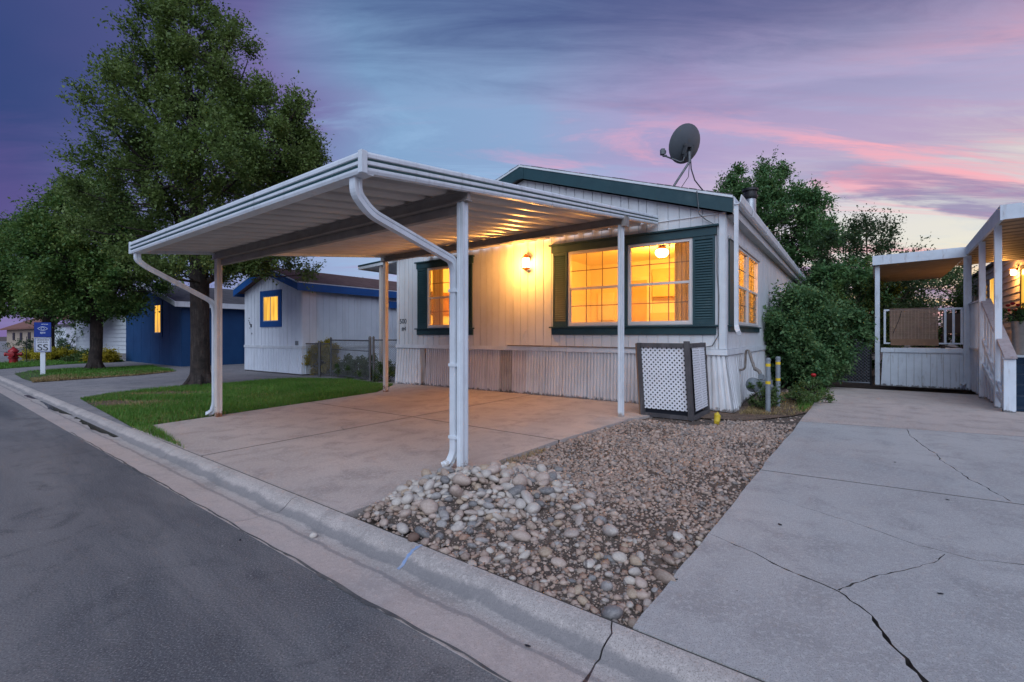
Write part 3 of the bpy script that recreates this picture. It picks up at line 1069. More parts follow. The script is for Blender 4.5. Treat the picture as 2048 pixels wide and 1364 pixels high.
gr = hair('grass', LAWN1, 120000, .060, .006, MT['grass'], None, -.004, .7, bare, 5)
tag(gr, 'short green grass blades of the lawn beside the carport', 'grass', kind='stuff')
gr = hair('grass', LAWN2, 16000, .075, .012, MT['grass'], None, -.004, .6, lambda Q, r: r.random(len(Q)) < np.clip((Q @ np.array([.613, .79]) - 2.75) * .8, .05, 1), 6)
tag(gr, 'patchy grass of the strip around the sign post', 'grass', kind='stuff')
gr = hair('grass', LAWN3, 9000, .09, .016, MT['grass'], None, -.004, .6, None, 7)
tag(gr, 'grass of the far lawn strip behind the hydrant', 'grass', kind='stuff')
gr = hair('dry_grass', LAWN1, 17000, .05, .006, MT['straw'], None, -.004, 1.2, lambda Q, r: r.random(len(Q)) < .25 + .75 * (np.sin(Q[:, 0] * 1.9 + 2) * np.sin(Q[:, 1] * 2.3) > .35), 9)
tag(gr, 'dry straw blades mixed into the lawn beside the carport', 'dry grass', kind='stuff')
# dry clippings where the turf is thin
strawpoly = [g2(*p) for p in ((65, 765), (180, 757), (280, 750), (350, 743), (290, 742), (120, 751), (60, 757))]
tag(sheet('mulch', strawpoly, 0.0, MT['mulch']), 'straw coloured mulch along the edge of the sign strip', 'mulch', kind='structure')
gr = hair('straw', strawpoly, 7000, .05, .014, MT['straw'], None, 0., 1.6, None, 8)
tag(gr, 'dry straw lying along the edge of the sign strip', 'straw', kind='stuff')
for k, (c, rx, ry) in enumerate(((G(222, 806), .50, .30), (G(345, 787), .60, .26))):
    poly = [Vector((c.x - .79 * math.cos(t) * rx * (1 + .2 * math.sin(3 * t + k)) + .613 * math.sin(t) * ry * (1 + .25 * math.sin(5 * t)), c.y + .613 * math.cos(t) * rx * (1 + .2 * math.sin(3 * t + k)) + .79 * math.sin(t) * ry * (1 + .25 * math.sin(5 * t)))) for t in np.linspace(0, 2 * math.pi, 22)[:-1]]
    tag(sheet('bare_patch', poly, .0, MT['mulch']), ['worn brown patch at the street corner of the lawn', 'worn brown patch in the lawn at the foot of the big tree'][k], 'bare patch', kind='structure')

# ------------------------------------------------------------------ gravel bed with river stones
GP = [CW(xr + .03, on_curb(xr) + .01), CW(xr + .05, ym - .2), CW(xr + .18, 3.6), CW(.42, 4.2), CW(.44, 5.45), CW(1.27, 5.45)]
side = [to_world(HO, TH, .05, 2.2).to_2d(), to_world(HO, TH, .05, 6).to_2d(), on_edge(1.1)]
GP += [Vector(p[:2]) for p in side] + [on_edge(t) - Vector((ed.y, -ed.x)) * .012 for t in (1.0, .6, .3, 0.)]
bed = sheet('gravel_bed', [(p.x, p.y) for p in GP], -.035, MT['dirt'])
tag(bed, 'bed of gravel and river stones between the two drives', 'gravel bed', kind='structure')
pile_c = [G(930, 985), G(1040, 985), G(850, 1010)]


def mound(x, y):
    h = 0.
    for c, hh, sx in zip(pile_c, (.13, .10, .07), (.34, .32, .28)):
        h = h + hh * np.exp(-(((x - c.x) ** 2 + (y - c.y) ** 2) / (2 * sx * sx)))
    return h - .035


# the heap of earth under the stones
mb = MB()
nx = 26
x0, x1, y0, y1 = -1.25, .95, 2.35, 4.75
vs = [(x0 + (x1 - x0) * i / nx, y0 + (y1 - y0) * j / nx) for j in range(nx + 1) for i in range(nx + 1)]
ok = [inside(p, GP) for p in vs]
fs = []
for j in range(nx):
    for i in range(nx):
        q = (j * (nx + 1) + i, j * (nx + 1) + i + 1, (j + 1) * (nx + 1) + i + 1, (j + 1) * (nx + 1) + i)
        if all(ok[k] for k in q):
            fs.append(q)
mb.add([(p[0], p[1], float(mound(p[0], p[1])) + .003) for p in vs], fs)
mb.build('earth_mound', MT['dirt'], bed, smooth=True)

# six stone shapes shared by all the stones
STONES = []
for k in range(7):
    bm = bmesh.new()
    bmesh.ops.create_icosphere(bm, subdivisions=2, radius=1.0)
    rr = random.Random(40 + k)
    f = [Vector((rr.uniform(-1, 1), rr.uniform(-1, 1), rr.uniform(-1, 1))).normalized() for _ in range(7)]
    for v in bm.verts:
        d = v.co.normalized()
        s = 1.0
        for i, w in enumerate(f):
            s -= .16 * max(0., d.dot(w) - .45) * (1 + (i % 3) * .5)
        v.co = d * s
    me = bpy.data.meshes.new('stone')
    bm.to_mesh(me)
    bm.free()
    me.polygons.foreach_set('use_smooth', [True] * len(me.polygons))
    me.materials.append(MT['stone'])
    STONES.append(me)

rr = random.Random(77)
placed = []


def put_stone(x, y, r, zoff=0.):
    me = rr.choice(STONES)
    o = bpy.data.objects.new('stone', me)
    el = rr.uniform(.95, 1.55)
    fl = rr.uniform(.52, .85)
    o.scale = (r * el, r / math.sqrt(el) * rr.uniform(.85, 1.1), r * fl)
    o.rotation_euler = (rr.gauss(0, .28), rr.gauss(0, .28), rr.uniform(0, 6.28))
    o.location = (x, y, float(mound(x, y)) + r * fl * .62 + zoff)
    link(o, bed)
    placed.append((x, y, r))


# outline of the stony part of the bed, as seen in the photo
SP = [g2(*p) for p in ((735, 1005), (800, 975), (905, 945), (1010, 920), (1120, 935), (1180, 985), (1190, 1030), (1300, 1070), (1420, 1066), (1360, 1140), (1262, 1240), (1220, 1238), (1000, 1150), (850, 1085), (722, 1030))]
core = [g2(*p) for p in ((760, 1005), (830, 975), (905, 950), (1010, 930), (1110, 945), (1150, 990), (1080, 1030), (920, 1060), (800, 1040))]
tries = 0
while len(placed) < 296 and tries < 60000:
    tries += 1
    x, y = rr.uniform(-1.25, 1.75), rr.uniform(2.0, 4.9)
    if not inside((x, y), SP) or not inside((x, y), GP):
        continue
    dense = inside((x, y), core)
    if (not dense) == (len(placed) < 205):
        continue
    r = min(.075, max(.017, rr.lognormvariate(math.log(.043 if dense else .036), .30)))
    pack = .62 if dense else 1.5
    if any((x - a) ** 2 + (y - b) ** 2 < ((r + c) * pack) ** 2 for a, b, c in placed):
        continue
    put_stone(x, y, r, .012 if dense and rr.random() < .4 else 0)

# the smaller cobbles between them are past counting
bm = bmesh.new()
bmesh.ops.create_icosphere(bm, subdivisions=2, radius=1.0)
ico2_v = np.array([v.co[:] for v in bm.verts])
ico2_f = np.array([[v.index for v in f.verts] for f in bm.faces])
bm.free()
# loose gravel: tens of thousands of pieces, one mass
ico_v, ico_f = [], []
bm = bmesh.new()
bmesh.ops.create_icosphere(bm, subdivisions=1, radius=1.0)
ico_v = np.array([v.co[:] for v in bm.verts])
ico_f = np.array([[v.index for v in f.verts] for f in bm.faces])
bm.free()


def pebbles(name, P, r, m, parent, seed, zfun, ico_v=ico_v, ico_f=ico_f, rough=.20):
    g_ = np.random.default_rng(seed)
    k = len(P)
    base = np.repeat(ico_v[None], k, 0) * (1 + rough * g_.standard_normal((k, len(ico_v), 1)))
    sc = np.stack([r * g_.uniform(.9, 1.5, k), r * g_.uniform(.7, 1.1, k), r * g_.uniform(.45, .8, k)], 1)
    base = base * sc[:, None, :]
    t = g_.uniform(0, 2 * math.pi, k)
    c, s = np.cos(t)[:, None], np.sin(t)[:, None]
    tilt = g_.normal(0, .4, k)[:, None]
    y = base[:, :, 1] - tilt * base[:, :, 2]
    z = base[:, :, 2] + tilt * base[:, :, 1]
    x = base[:, :, 0]
    V = np.stack([x * c - y * s + P[:, :1], x * s + y * c + P[:, 1:2], z + (zfun(P) + r * .35)[:, None]], 2).reshape(-1, 3)
    F = (ico_f[None] + (np.arange(k) * len(ico_v))[:, None, None]).reshape(-1, 3)
    o = npmesh(name, V, F, m, parent)
    o['kind'] = 'stuff'
    return o


g_ = np.random.default_rng(91)
Q = g_.uniform((-1.4, 2.0), (7.6, 11.6), (210000, 2))
Q = Q[inside_np(Q, GP)]
d_stony = inside_np(Q, SP)
d_core = inside_np(Q, core)
far = Q[:, 1] > 7.25 + .25 * np.sin(Q[:, 0] * 4)
pk = np.where(d_core, .14, np.where(d_stony, .30, np.where(far, .06, 1.0)))
pk = pk * np.clip(.75 + .5 * np.sin(Q[:, 0] * 3.1 + 2) * np.sin(Q[:, 1] * 2.6), .35, 1.)
Q = Q[g_.random(len(Q)) < pk]
rad = np.clip(g_.lognormal(math.log(.0105), .45, len(Q)), .005, .034)
gv = pebbles('gravel', Q, rad, MT['gravel'], bed, 92, lambda P: mound(P[:, 0], P[:, 1]))
Q4 = g_.uniform((-1.3, 2.0), (2.2, 4.9), (2600, 2))
Q4 = Q4[inside_np(Q4, SP) & inside_np(Q4, GP)]
Q4 = Q4[g_.random(len(Q4)) < np.where(inside_np(Q4, core), 1.0, .09)]
cob = pebbles('cobble', Q4, np.clip(g_.lognormal(math.log(.028), .22, len(Q4)), .018, .042), MT['cobble'], bed, 95, lambda P: mound(P[:, 0], P[:, 1]) - .006, ico2_v, ico2_f, .045)
cob.data.polygons.foreach_set('use_smooth', [True] * len(cob.data.polygons))
# second, finer layer of grit showing between the stones
Q2 = g_.uniform((-1.3, 2.0), (2.2, 4.9), (16000, 2))
Q2 = Q2[inside_np(Q2, SP) & inside_np(Q2, GP)]
Q3 = g_.uniform((-1.3, 2.0), (2.2, 4.9), (1500, 2))
Q3 = Q3[inside_np(Q3, SP) & inside_np(Q3, GP)]
pebbles('gravel', Q3, np.clip(g_.lognormal(math.log(.021), .25, len(Q3)), .013, .034), MT['gravel'], bed, 94, lambda P: mound(P[:, 0], P[:, 1]) - .004)
pebbles('grit', Q2, np.clip(g_.lognormal(math.log(.0055), .35, len(Q2)), .003, .012), MT['gravel'], bed, 93, lambda P: mound(P[:, 0], P[:, 1]) + .002)
# bark and dry grass between the gravel and the meter
mulch_poly = [to_world(HO, TH, x, y).to_2d() for x, y in ((-.55, -.75), (-.1, -.9), (.5, -.7), (1.0, .2), (1.25, 1.0), (1.05, 2.0), (1.5, 3.4), (1.0, 4.0), (.12, 3.6), (.12, .2), (-.3, -.15))]
mulch_poly = [p for p in mulch_poly]
tag(sheet('mulch', mulch_poly, -.012, MT['mulch']), 'brown bark mulch around the gas meter', 'mulch', kind='structure')
gr = hair('straw', [to_world(HO, TH, x, y).to_2d() for x, y in ((.25, -.2), (1.0, .2), (1.2, 1.0), (1.15, 2.2), (1.5, 3.6), (1.0, 4.0), (.3, 3.4))], 5200, .05, .008, MT['straw'], None, -.01, 1.8, lambda Q, r: r.random(len(Q)) < .4 + .6 * (np.sin(Q[:, 0] * 5) * np.sin(Q[:, 1] * 4) > 0), 12)
tag(gr, 'dry yellow grass around the gas meter posts', 'dry grass', kind='stuff')
gr = hair('straw', [CW(xr + .03, on_curb(xr) + .1), CW(xr + .13, on_curb(xr) + .1), CW(xr + .2, 1.2), CW(xr + .05, 1.2)], 1500, .025, .006, MT['straw'], None, -.01, 2., None, 13)
tag(gr, 'brown litter along the carport slab by the stones', 'leaf litter', kind='stuff')

# two stray stones and bits on the hard ground
for nm, px, py, r, z, lab in (('stone', 826, 1081, .040, .0, 'dark brown river stone resting on the kerb edge'),
                              ('stone', 626, 1075, .028, -.078, 'pale round pebble lying alone in the gutter')):
    p = G(px, py, z)
    o = bpy.data.objects.new(nm, STONES[2])
    o.location = (p.x, p.y, z + r * .5)
    o.scale = (r * 1.1, r * .95, r * .72)
    link(o)
    m2 = mat('single_stone', *(((.16, .10, .075), (.11, .07, .055)) if 'brown' in lab else ((.52, .47, .42), (.46, .42, .38))), scale=30, rough=.7)
    o.data = STONES[2].copy()
    o.data.materials.clear()
    o.data.materials.append(m2)
    tag(o, lab, 'stone')
# ------------------------------------------------------------------ the white home
home = empty('mobile_home', HO, TH, 'white mobile home with teal shutters and lit windows behind the carport', 'house')
HW, HL = 8.40, 20.5
ZS, ZB = 1.06, 3.42                                # skirt trim, seam under the gable


def roof_z(x):
    return 3.44 + .325 * min(-x, HW + x)           # underside of the roof along the gable end


def wall_part():
    o = bpy.data.objects.new('wall', None)
    link(o, home)
    return o


def backing(holes, a0, a1, z0, z1):
    """rectangles that fill a wall around its openings"""
    xs = sorted({a0, a1} | {h[0] for h in holes} | {h[1] for h in holes})
    out = []
    for p, q in zip(xs, xs[1:]):
        zz = [(z0, z1)]
        for h in holes:
            if h[0] <= p + 1e-6 and h[1] >= q - 1e-6:
                zz = [s for (lo, hi) in zz for s in ((lo, min(hi, h[2])), (max(lo, h[3]), hi)) if s[1] - s[0] > .01]
        out += [(p, q, lo, hi) for lo, hi in zz]
    return out


FH = [(-3.06, -1.90, 1.50, 3.04), (-1.75, -.55, 1.50, 3.04), (-7.21, -6.06, 1.50, 3.04)]
SH = [(.86, 3.46, 1.50, 3.00), (11.2, 11.75, 2.25, 3.05)]
fw = bpy.data.objects.new('front_wall', None)
link(fw, home)
mb = MB()
for p, q, lo, hi in backing(FH, -HW + .01, -.01, .98, ZB):
    mb.box(p, q, .010, .09, lo, hi)
n = 24
for i in range(n):
    a, b = -HW + .01 + (HW - .02) * i / n, -HW + .01 + (HW - .02) * (i + 1) / n
    za, zb = roof_z(a) - .02, roof_z(b) - .02
    mb.hexa([(a, .012, ZB), (b, .012, ZB), (b, .09, ZB), (a, .09, ZB), (a, .012, za), (b, .012, zb), (b, .09, zb), (a, .09, za)])
mb.build('sheathing', MT['siding'], fw)
rr = random.Random(4)
x = -HW + .10
while x < -.12:
    w = rr.choice((.203, .203, .203, .155))
    x2 = min(x + w, -.10)
    for hx in FH:                       # seams fall on window sides
        for e in hx[:2]:
            if x < e < x2 - .03 and e - x > .06:
                x2 = e
    a, b = x + .006, x2 - .008
    for p, q, lo, hi in backing([h for h in FH if h[0] < (a + b) / 2 < h[1]] and [(a, b, 1.50, 3.04)] or [], a, b, ZS, ZB - .006):
        d = rr.uniform(-.0015, .0015)
        MB().box(p, q, -.005 + d, .0085, lo, hi).build('board', MT['siding'], fw)
    za, zb = roof_z(a) - .03, roof_z(b) - .03
    d = -.010 + rr.uniform(-.001, .001)
    MB().hexa([(a, d, ZB + .004), (b, d, ZB + .004), (b, .010, ZB + .004), (a, .010, ZB + .004), (a, d, za), (b, d, zb), (b, .010, zb), (a, .010, za)]).build('board', MT['siding'], fw)
    x = x2
MB().box(-HW + .1, -.1, -.026, -.011, ZB - .012, ZB + .004).build('flashing', MT['trimwhite'], fw)
for a, b in ((-HW, -HW + .095), (-.095, .012)):
    MB().box(a, b, -.022, .012, ZS, 3.43).build('corner_board', MT['trimwhite'], fw, bevel=.004)

sw = bpy.data.objects.new('side_wall', None)
link(sw, home)
mb = MB()
for p, q, lo, hi in backing(SH, .0, HL, .98, 3.44):
    mb.box(-.09, -.010, p, q, lo, hi)
mb.build('sheathing', MT['siding'], sw)
y = .10
while y < HL - .1:
    y2 = min(y + .203, HL - .08)
    for hx in SH:
        for e in hx[:2]:
            if y < e < y2 - .03 and e - y > .06:
                y2 = e
    a, b = y + .006, y2 - .008
    for p, q, lo, hi in backing([(a, b, h[2], h[3]) for h in SH if h[0] < (a + b) / 2 < h[1]], a, b, ZS, 3.43):
        MB().box(-.0085, .004 + rr.uniform(-.0015, .0015), p, q, lo, hi).build('board', MT['siding'], sw)
    y = y2
MB().box(-.02, .022, .013, .098, ZS, 3.43).build('corner_board', MT['trimwhite'], sw, bevel=.004)
mb = MB()
mb.box(-HW, -HW + .09, .012, HL, .98, 3.44)
mb.box(-HW, 0, HL - .09, HL - .001, .98, 3.44)
mb.build('rear_wall', MT['siding'], home)

# belt over the skirting
mb = MB()
mb.box(-HW - .03, -3.1, -.040, -.006, .965, 1.058)
mb.box(-3.094, .04, -.044, -.006, .955, 1.054)
mb.build('skirt_belt', MT['trimwhite'], home, bevel=.004)
MB().box(.008, .044, -.035, HL, .955, 1.056).build('skirt_belt', MT['trimwhite'], home, bevel=.004)
MB().beam((-4.6, -.055, 1.075), (-.95, -.055, 1.062), .022, .022).build('conduit', MT['pipe'], home)

# skirting panels, ribbed; some have slipped outwards at the foot
skp = bpy.data.objects.new('skirting', None)
link(skp, home)


def skirt(a, b, m, lean0, lean1, front=True, zt=.97, pitch=.082, slant=0., slant1=None):
    n_ = max(1, round((b - a) / pitch))
    prof = []
    for i in range(n_):
        p0 = a + (b - a) * i / n_
        w = (b - a) / n_
        prof += [(p0, 0.), (p0 + w * .60, 0.), (p0 + w * .66, .026), (p0 + w * .94, .026)]
    prof.append((b, 0.))
    vs, fs = [], []
    for z, l in ((zt, 0), (.0, 1)):
        for p, d in prof:
            t = (p - a) / (b - a)
            o_ = (lean0 + (lean1 - lean0) * t) * l + .012
            pp = p + (slant + ((slant if slant1 is None else slant1) - slant) * t) * l
            vs.append((pp, -o_ + d, z) if front else (o_ - d, pp, z))
    k = len(prof)
    for i in range(k - 1):
        fs.append((i, i + 1, k + i + 1, k + i))
    MB().add(vs, fs).build('skirt_panel', m, skp)


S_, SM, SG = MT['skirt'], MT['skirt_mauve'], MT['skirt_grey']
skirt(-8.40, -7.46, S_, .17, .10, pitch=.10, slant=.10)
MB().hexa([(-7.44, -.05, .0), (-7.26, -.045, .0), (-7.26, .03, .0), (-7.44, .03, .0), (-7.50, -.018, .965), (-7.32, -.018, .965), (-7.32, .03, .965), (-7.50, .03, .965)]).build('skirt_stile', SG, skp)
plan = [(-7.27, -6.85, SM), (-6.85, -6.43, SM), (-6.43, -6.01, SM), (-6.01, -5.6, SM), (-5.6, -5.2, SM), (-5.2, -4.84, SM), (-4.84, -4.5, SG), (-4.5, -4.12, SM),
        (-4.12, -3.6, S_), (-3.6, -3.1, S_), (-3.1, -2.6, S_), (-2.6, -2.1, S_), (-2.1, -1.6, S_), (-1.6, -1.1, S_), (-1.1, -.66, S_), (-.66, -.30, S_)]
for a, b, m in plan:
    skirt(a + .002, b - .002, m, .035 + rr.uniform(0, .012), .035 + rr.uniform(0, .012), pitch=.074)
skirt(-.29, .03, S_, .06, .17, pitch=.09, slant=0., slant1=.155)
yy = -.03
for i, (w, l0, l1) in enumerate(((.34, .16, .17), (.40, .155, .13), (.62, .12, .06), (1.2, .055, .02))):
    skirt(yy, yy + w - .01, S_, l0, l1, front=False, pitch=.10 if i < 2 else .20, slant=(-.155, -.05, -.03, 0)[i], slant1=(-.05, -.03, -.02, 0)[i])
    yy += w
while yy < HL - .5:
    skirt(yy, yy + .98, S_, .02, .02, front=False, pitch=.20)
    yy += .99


def window_unit(a0, a1, z0, z1, front=True, cols=3, rows=2, parent=home, muntin=True):
    """vinyl single-hung window: frame, meeting rail, grid, panes"""
    w = bpy.data.objects.new('window', None)
    link(w, parent)

    def bx(mb, p, q, d0, d1, lo, hi):
        if front:
            mb.box(p, q, d0, d1, lo, hi)
        else:
            mb.box(-d1, -d0, p, q, lo, hi)
    mb = MB()
    F_ = .045
    bx(mb, a0, a0 + F_, -.020, .06, z0, z1)
    bx(mb, a1 - F_, a1, -.020, .06, z0, z1)
    bx(mb, a0 + F_, a1 - F_, -.020, .06, z0, z0 + F_)
    bx(mb, a0 + F_, a1 - F_, -.020, .06, z1 - F_, z1)
    mb.build('frame', MT['vinyl'], w, bevel=.003)
    zm = (z0 + z1) / 2
    mb = MB()
    bx(mb, a0 + F_, a1 - F_, -.010, .045, zm - .022, zm + .022)
    mb.build('meeting_rail', MT['vinyl'], w)
    mb = MB()
    sh = []
    for lo, hi, dep in ((z0 + F_, zm - .022, .004), (zm + .022, z1 - F_, .022)):
        e = .018 if dep < .01 else 0.
        if e:
            bx(mb, a0 + F_, a0 + F_ + e, dep - .006, dep + .02, lo, hi)
            bx(mb, a1 - F_ - e, a1 - F_, dep - .006, dep + .02, lo, hi)
            bx(mb, a0 + F_ + e, a1 - F_ - e, dep - .006, dep + .02, lo, lo + e + .008)
        sh.append((a0 + F_ + e, a1 - F_ - e, lo + (e + .008 if e else 0), hi, dep))
    mb.build('sash', MT['vinyl'], w)
    gm = MB()
    pane_me = None
    for a, b, lo, hi, dep in sh:
        pw, ph = (b - a) / cols, (hi - lo) / rows
        if muntin:
            for i in range(1, cols):
                bx(gm, a + pw * i - .008, a + pw * i + .008, dep + .004, dep + .012, lo, hi)
            for j in range(1, rows):
                for i in range(cols):
                    bx(gm, a + pw * i + .0085, a + pw * (i + 1) - .0085, dep + .004, dep + .012, lo + ph * j - .008, lo + ph * j + .008)
        for i in range(cols if muntin else 1):
            for j in range(rows if muntin else 1):
                c, r = (cols, rows) if muntin else (1, 1)
                pw, ph = (b - a) / c, (hi - lo) / r
                m_ = MB()
                q0, q1, r0, r1 = a + pw * i + .0005, a + pw * (i + 1) - .0005, lo + ph * j + .0005, lo + ph * (j + 1) - .0005
                if front:
                    m_.add([(q0, dep, r0), (q1, dep, r0), (q1, dep, r1), (q0, dep, r1)], [(0, 1, 2, 3)])
                else:
                    m_.add([(-dep, q0, r0), (-dep, q1, r0), (-dep, q1, r1), (-dep, q0, r1)], [(0, 1, 2, 3)])
                m_.build('pane', MT['glass'], w)
    if gm.v:
        gm.build('muntin', MT['muntin'], w)
    return w


for h in FH:
    window_unit(*h)
window_unit(.86, 2.15, 1.50, 3.00, front=False, cols=2)
window_unit(2.17, 3.46, 1.50, 3.00, front=False, cols=2)
window_unit(11.2, 11.75, 2.25, 3.05, front=False, muntin=False)


def shutter(a0, a1, z0, z1):
    s = MB()
    e = .035
    s.box(a0, a0 + e, -.034, -.006, z0, z1)
    s.box(a1 - e, a1, -.034, -.006, z0, z1)
    s.box(a0 + e, a1 - e, -.034, -.006, z0, z0 + .10)
    s.box(a0 + e, a1 - e, -.034, -.006, z1 - .05, z1)
    o = s.build('shutter', MT['teal'], home)
    n_ = 30
    s = MB()
    for i in range(n_):
        z = z0 + .11 + (z1 - z0 - .17) * (i + .5) / n_
        h = (z1 - z0 - .17) / n_
        s.hexa([(a0 + e, -.032, z - h * .55), (a1 - e, -.032, z - h * .55), (a1 - e, -.008, z + h * .30), (a0 + e, -.008, z + h * .30),
                (a0 + e, -.032, z - h * .35), (a1 - e, -.032, z - h * .35), (a1 - e, -.008, z + h * .50), (a0 + e, -.008, z + h * .50)])
    q = s.build('louver', MT['teal'], o)
    q['kind'] = 'stuff'
    MB().box(a0 + e, a1 - e, -.007, -.0055, z0 + .1, z1 - .05).build('louver_back', MT['teal'], o)


def surround(a0, a1):
    s = MB()
    s.box(a0 - .01, a1 + .01, -.045, -.006, 3.055, 3.20)
    s.box(a0 - .05, a1 + .05, -.085, -.006, 3.202, 3.235)
    s.build('window_header', MT['teal'], home, bevel=.004)
    s = MB()
    s.box(a0, a1, -.040, -.006, 1.315, 1.455)
    s.build('window_apron', MT['teal'], home, bevel=.004)
    s = MB()
    s.box(a0 - .045, a1 + .045, -.085, -.006, 1.457, 1.487)
    s.build('sill', MT['teal'], home, bevel=.004)


surround(-3.45, -.14)
shutter(-3.42, -3.08, 1.49, 3.05)
shutter(-.53, -.16, 1.49, 3.05)
MB().box(-1.895, -1.755, -.040, -.006, 1.49, 3.05).build('window_mullion', MT['teal'], home)
surround(-7.60, -5.67)
shutter(-7.58, -7.23, 1.49, 3.05)
shutter(-6.04, -5.69, 1.49, 3.05)
# side window trim
s = MB()
s.box(.006, .04, .22, 3.52, 1.37, 1.455)
s.box(.006, .075, .18, 3.55, 1.457, 1.485)
s.build('window_apron', MT['teal'], home, bevel=.004)
s = MB()
s.box(.006, .05, .20, 3.56, 3.005, 3.06)
s.build('window_header', MT['soffit'], home, bevel=.004)
MB().box(.006, .03, .24, .84, 1.49, 3.0).build('shutter', MT['teal'], home, bevel=.006)

# roof: shingle deck, teal rake boards, white drip edge
rf = bpy.data.objects.new('roof', None)
link(rf, home)
mid = -HW / 2
ov, yo0 = .15, -.14
for sgn, nm in ((1, 'slope'), (-1, 'slope')):
    xe = ov if sgn > 0 else -HW - ov
    ze = 3.44 - .325 * ov
    zr = roof_z(mid)
    MB().hexa([(xe, yo0 + .01, ze + .03), (mid, yo0 + .01, zr + .03), (mid, HL + .1, zr + .03), (xe, HL + .1, ze + .03),
               (xe, yo0 + .01, ze + .27), (mid, yo0 + .01, zr + .27), (mid, HL + .1, zr + .27), (xe, HL + .1, ze + .27)]).build('roof_deck', MT['shingle'], rf)
    # starter shingles stand a little proud of the drip edge
    rs = MB()
    k = 30
    for i in range(k):
        f0, f1 = i / k, (i + 1) / k - .004
        h = .278 + rr.uniform(0, .010)
        a, b = xe + (mid - xe) * f0, xe + (mid - xe) * f1
        za, zb = ze + (zr - ze) * f0, ze + (zr - ze) * f1
        rs.hexa([(a, yo0 - .03, za + .272), (b, yo0 - .03, zb + .272), (b, yo0 + .3, zb + .272), (a, yo0 + .3, za + .272),
                 (a, yo0 - .03, za + h), (b, yo0 - .03, zb + h), (b, yo0 + .3, zb + h), (a, yo0 + .3, za + h)])
    rs.build('shingle_edge', MT['shingle'], rf)
    fa = MB()
    fa.hexa([(xe, yo0 - .014, ze - .02), (mid, yo0 - .014, zr - .02), (mid, yo0 + .008, zr - .02), (xe, yo0 + .008, ze - .02),
             (xe, yo0 - .014, ze + .225), (mid, yo0 - .014, zr + .225), (mid, yo0 + .008, zr + .225), (xe, yo0 + .008, ze + .225)])
    fa.build('rake_board', MT['teal'], rf)
    fa = MB()
    fa.hexa([(xe, yo0 - .026, ze + .227), (mid, yo0 - .026, zr + .227), (mid, yo0 + .008, zr + .227), (xe, yo0 + .008, ze + .227),
             (xe, yo0 - .026, ze + .270), (mid, yo0 - .026, zr + .270), (mid, yo0 + .008, zr + .270), (xe, yo0 + .008, ze + .270)])
    fa.build('drip_edge', MT['trimwhite'], rf)
MB().box(mid - .10, mid + .10, yo0 - .028, yo0 - .016, roof_z(mid) - .05, roof_z(mid) + .19).build('ridge_plate', MT['teal'], rf)
# eave along the drive: soffit, fascia, gutter and downspout
ze = 3.44 - .325 * ov
MB().box(.004, ov - .002, .0, HL, 3.36, 3.375).build('soffit', MT['soffit'], rf)
MB().box(ov - .001, ov + .018, -.12, HL, 3.345, ze + .255).build('fascia', MT['soffit'], rf)
gx = ov + .019
gt = MB()
gp = [(gx, .245), (gx, .12), (gx + .015, .105), (gx + .075, .105), (gx + .105, .14), (gx + .115, .19), (gx + .125, .235), (gx + .125, .255), (gx + .113, .255), (gx + .100, .20), (gx + .085, .125), (gx + .02, .12), (gx + .006, .245)]
gt.sweep([(a, 0, b) for a, b in gp], (0, -.16, ze), (0, HL, ze - .05))
gut = gt.build('gutter', MT['trimwhite'], rf)
hg = MB()
for i in range(9):
    y = .9 + i * 1.9
    hg.box(gx - .02, gx + .132, y, y + .03, ze + .098, ze + .104)
    hg.box(gx + .1265, gx + .132, y, y + .05, ze + .10, ze + .262)
hg.build('gutter_bracket', MT['trimwhite'], gut)
ds = MB()
ds.tube([(gx + .03, -.10, ze + .12), (gx + .03, -.10, 2.4), (gx + .03, -.09, 1.47), (gx + .05, -.13, 1.40), (gx + .09, -.22, 1.34)], 1, 4, sq=(.038, .030))
ds.build('downspout', MT['trimwhite'], home)
fl = MB()
fl.tube([(-.28, 4.3, 3.5), (-.28, 4.3, 4.72)], .13, 14)
fo = fl.build('flue', MT['galv'], home, smooth=True)
fl = MB()
fl.lathe([(.15, 0), (.17, .03), (.17, .08), (.15, .10), (.15, .18), (.185, .20), (.185, .25), (.13, .27)], 16, (-.28, 4.3, 4.70))
fl.build('flue_cap', MT['blackmetal'], fo, smooth=True)

# rooms behind the lit windows
rm = MB()
rm.box(-4.62, -.095, 4.2, 4.28, .95, 3.40)
rm.box(-4.70, -4.622, .095, 4.28, .95, 3.40)
rm.box(-8.3, -4.71, 3.2, 3.28, .95, 3.40)
rm.box(-HW + .10, -.095, .095, 4.3, 3.401, 3.43)
rm.build('inner_wall', MT['room'], home)
MB().box(-HW + .10, -.095, .095, 4.3, .86, .945).build('room_floor', MT['room_floor'], home)
s = MB()
s.box(-3.55, -2.72, 4.15, 4.195, .95, 2.95)
s.box(-4.35, -3.85, 4.15, 4.195, 1.75, 2.55)
s.build('inner_door', MT['door_in'], home)
MB().box(-2.62, -1.9, 3.9, 4.19, 2.35, 3.1).build('inner_cupboard', MT['lightwood'], home)
MB().box(-2.62, -1.7, 3.7, 4.19, .95, 1.9).build('inner_counter', MT['lightwood'], home)
MB().box(-3.42, -2.86, 4.12, 4.149, .95, 2.85).build('inner_doorway', MT['lightwood'], home)
MB().box(-4.615, -4.59, 2.2, 2.9, 1.9, 2.5).build('picture_frame', MT['copper'], home)
MB().box(-4.589, -4.585, 2.26, 2.84, 1.96, 2.44).build('picture', MT['door_in'], home)
MB().box(-8.295, -8.27, 1.2, 2.0, 1.9, 2.6).build('picture_frame', MT['woodraw'], home)


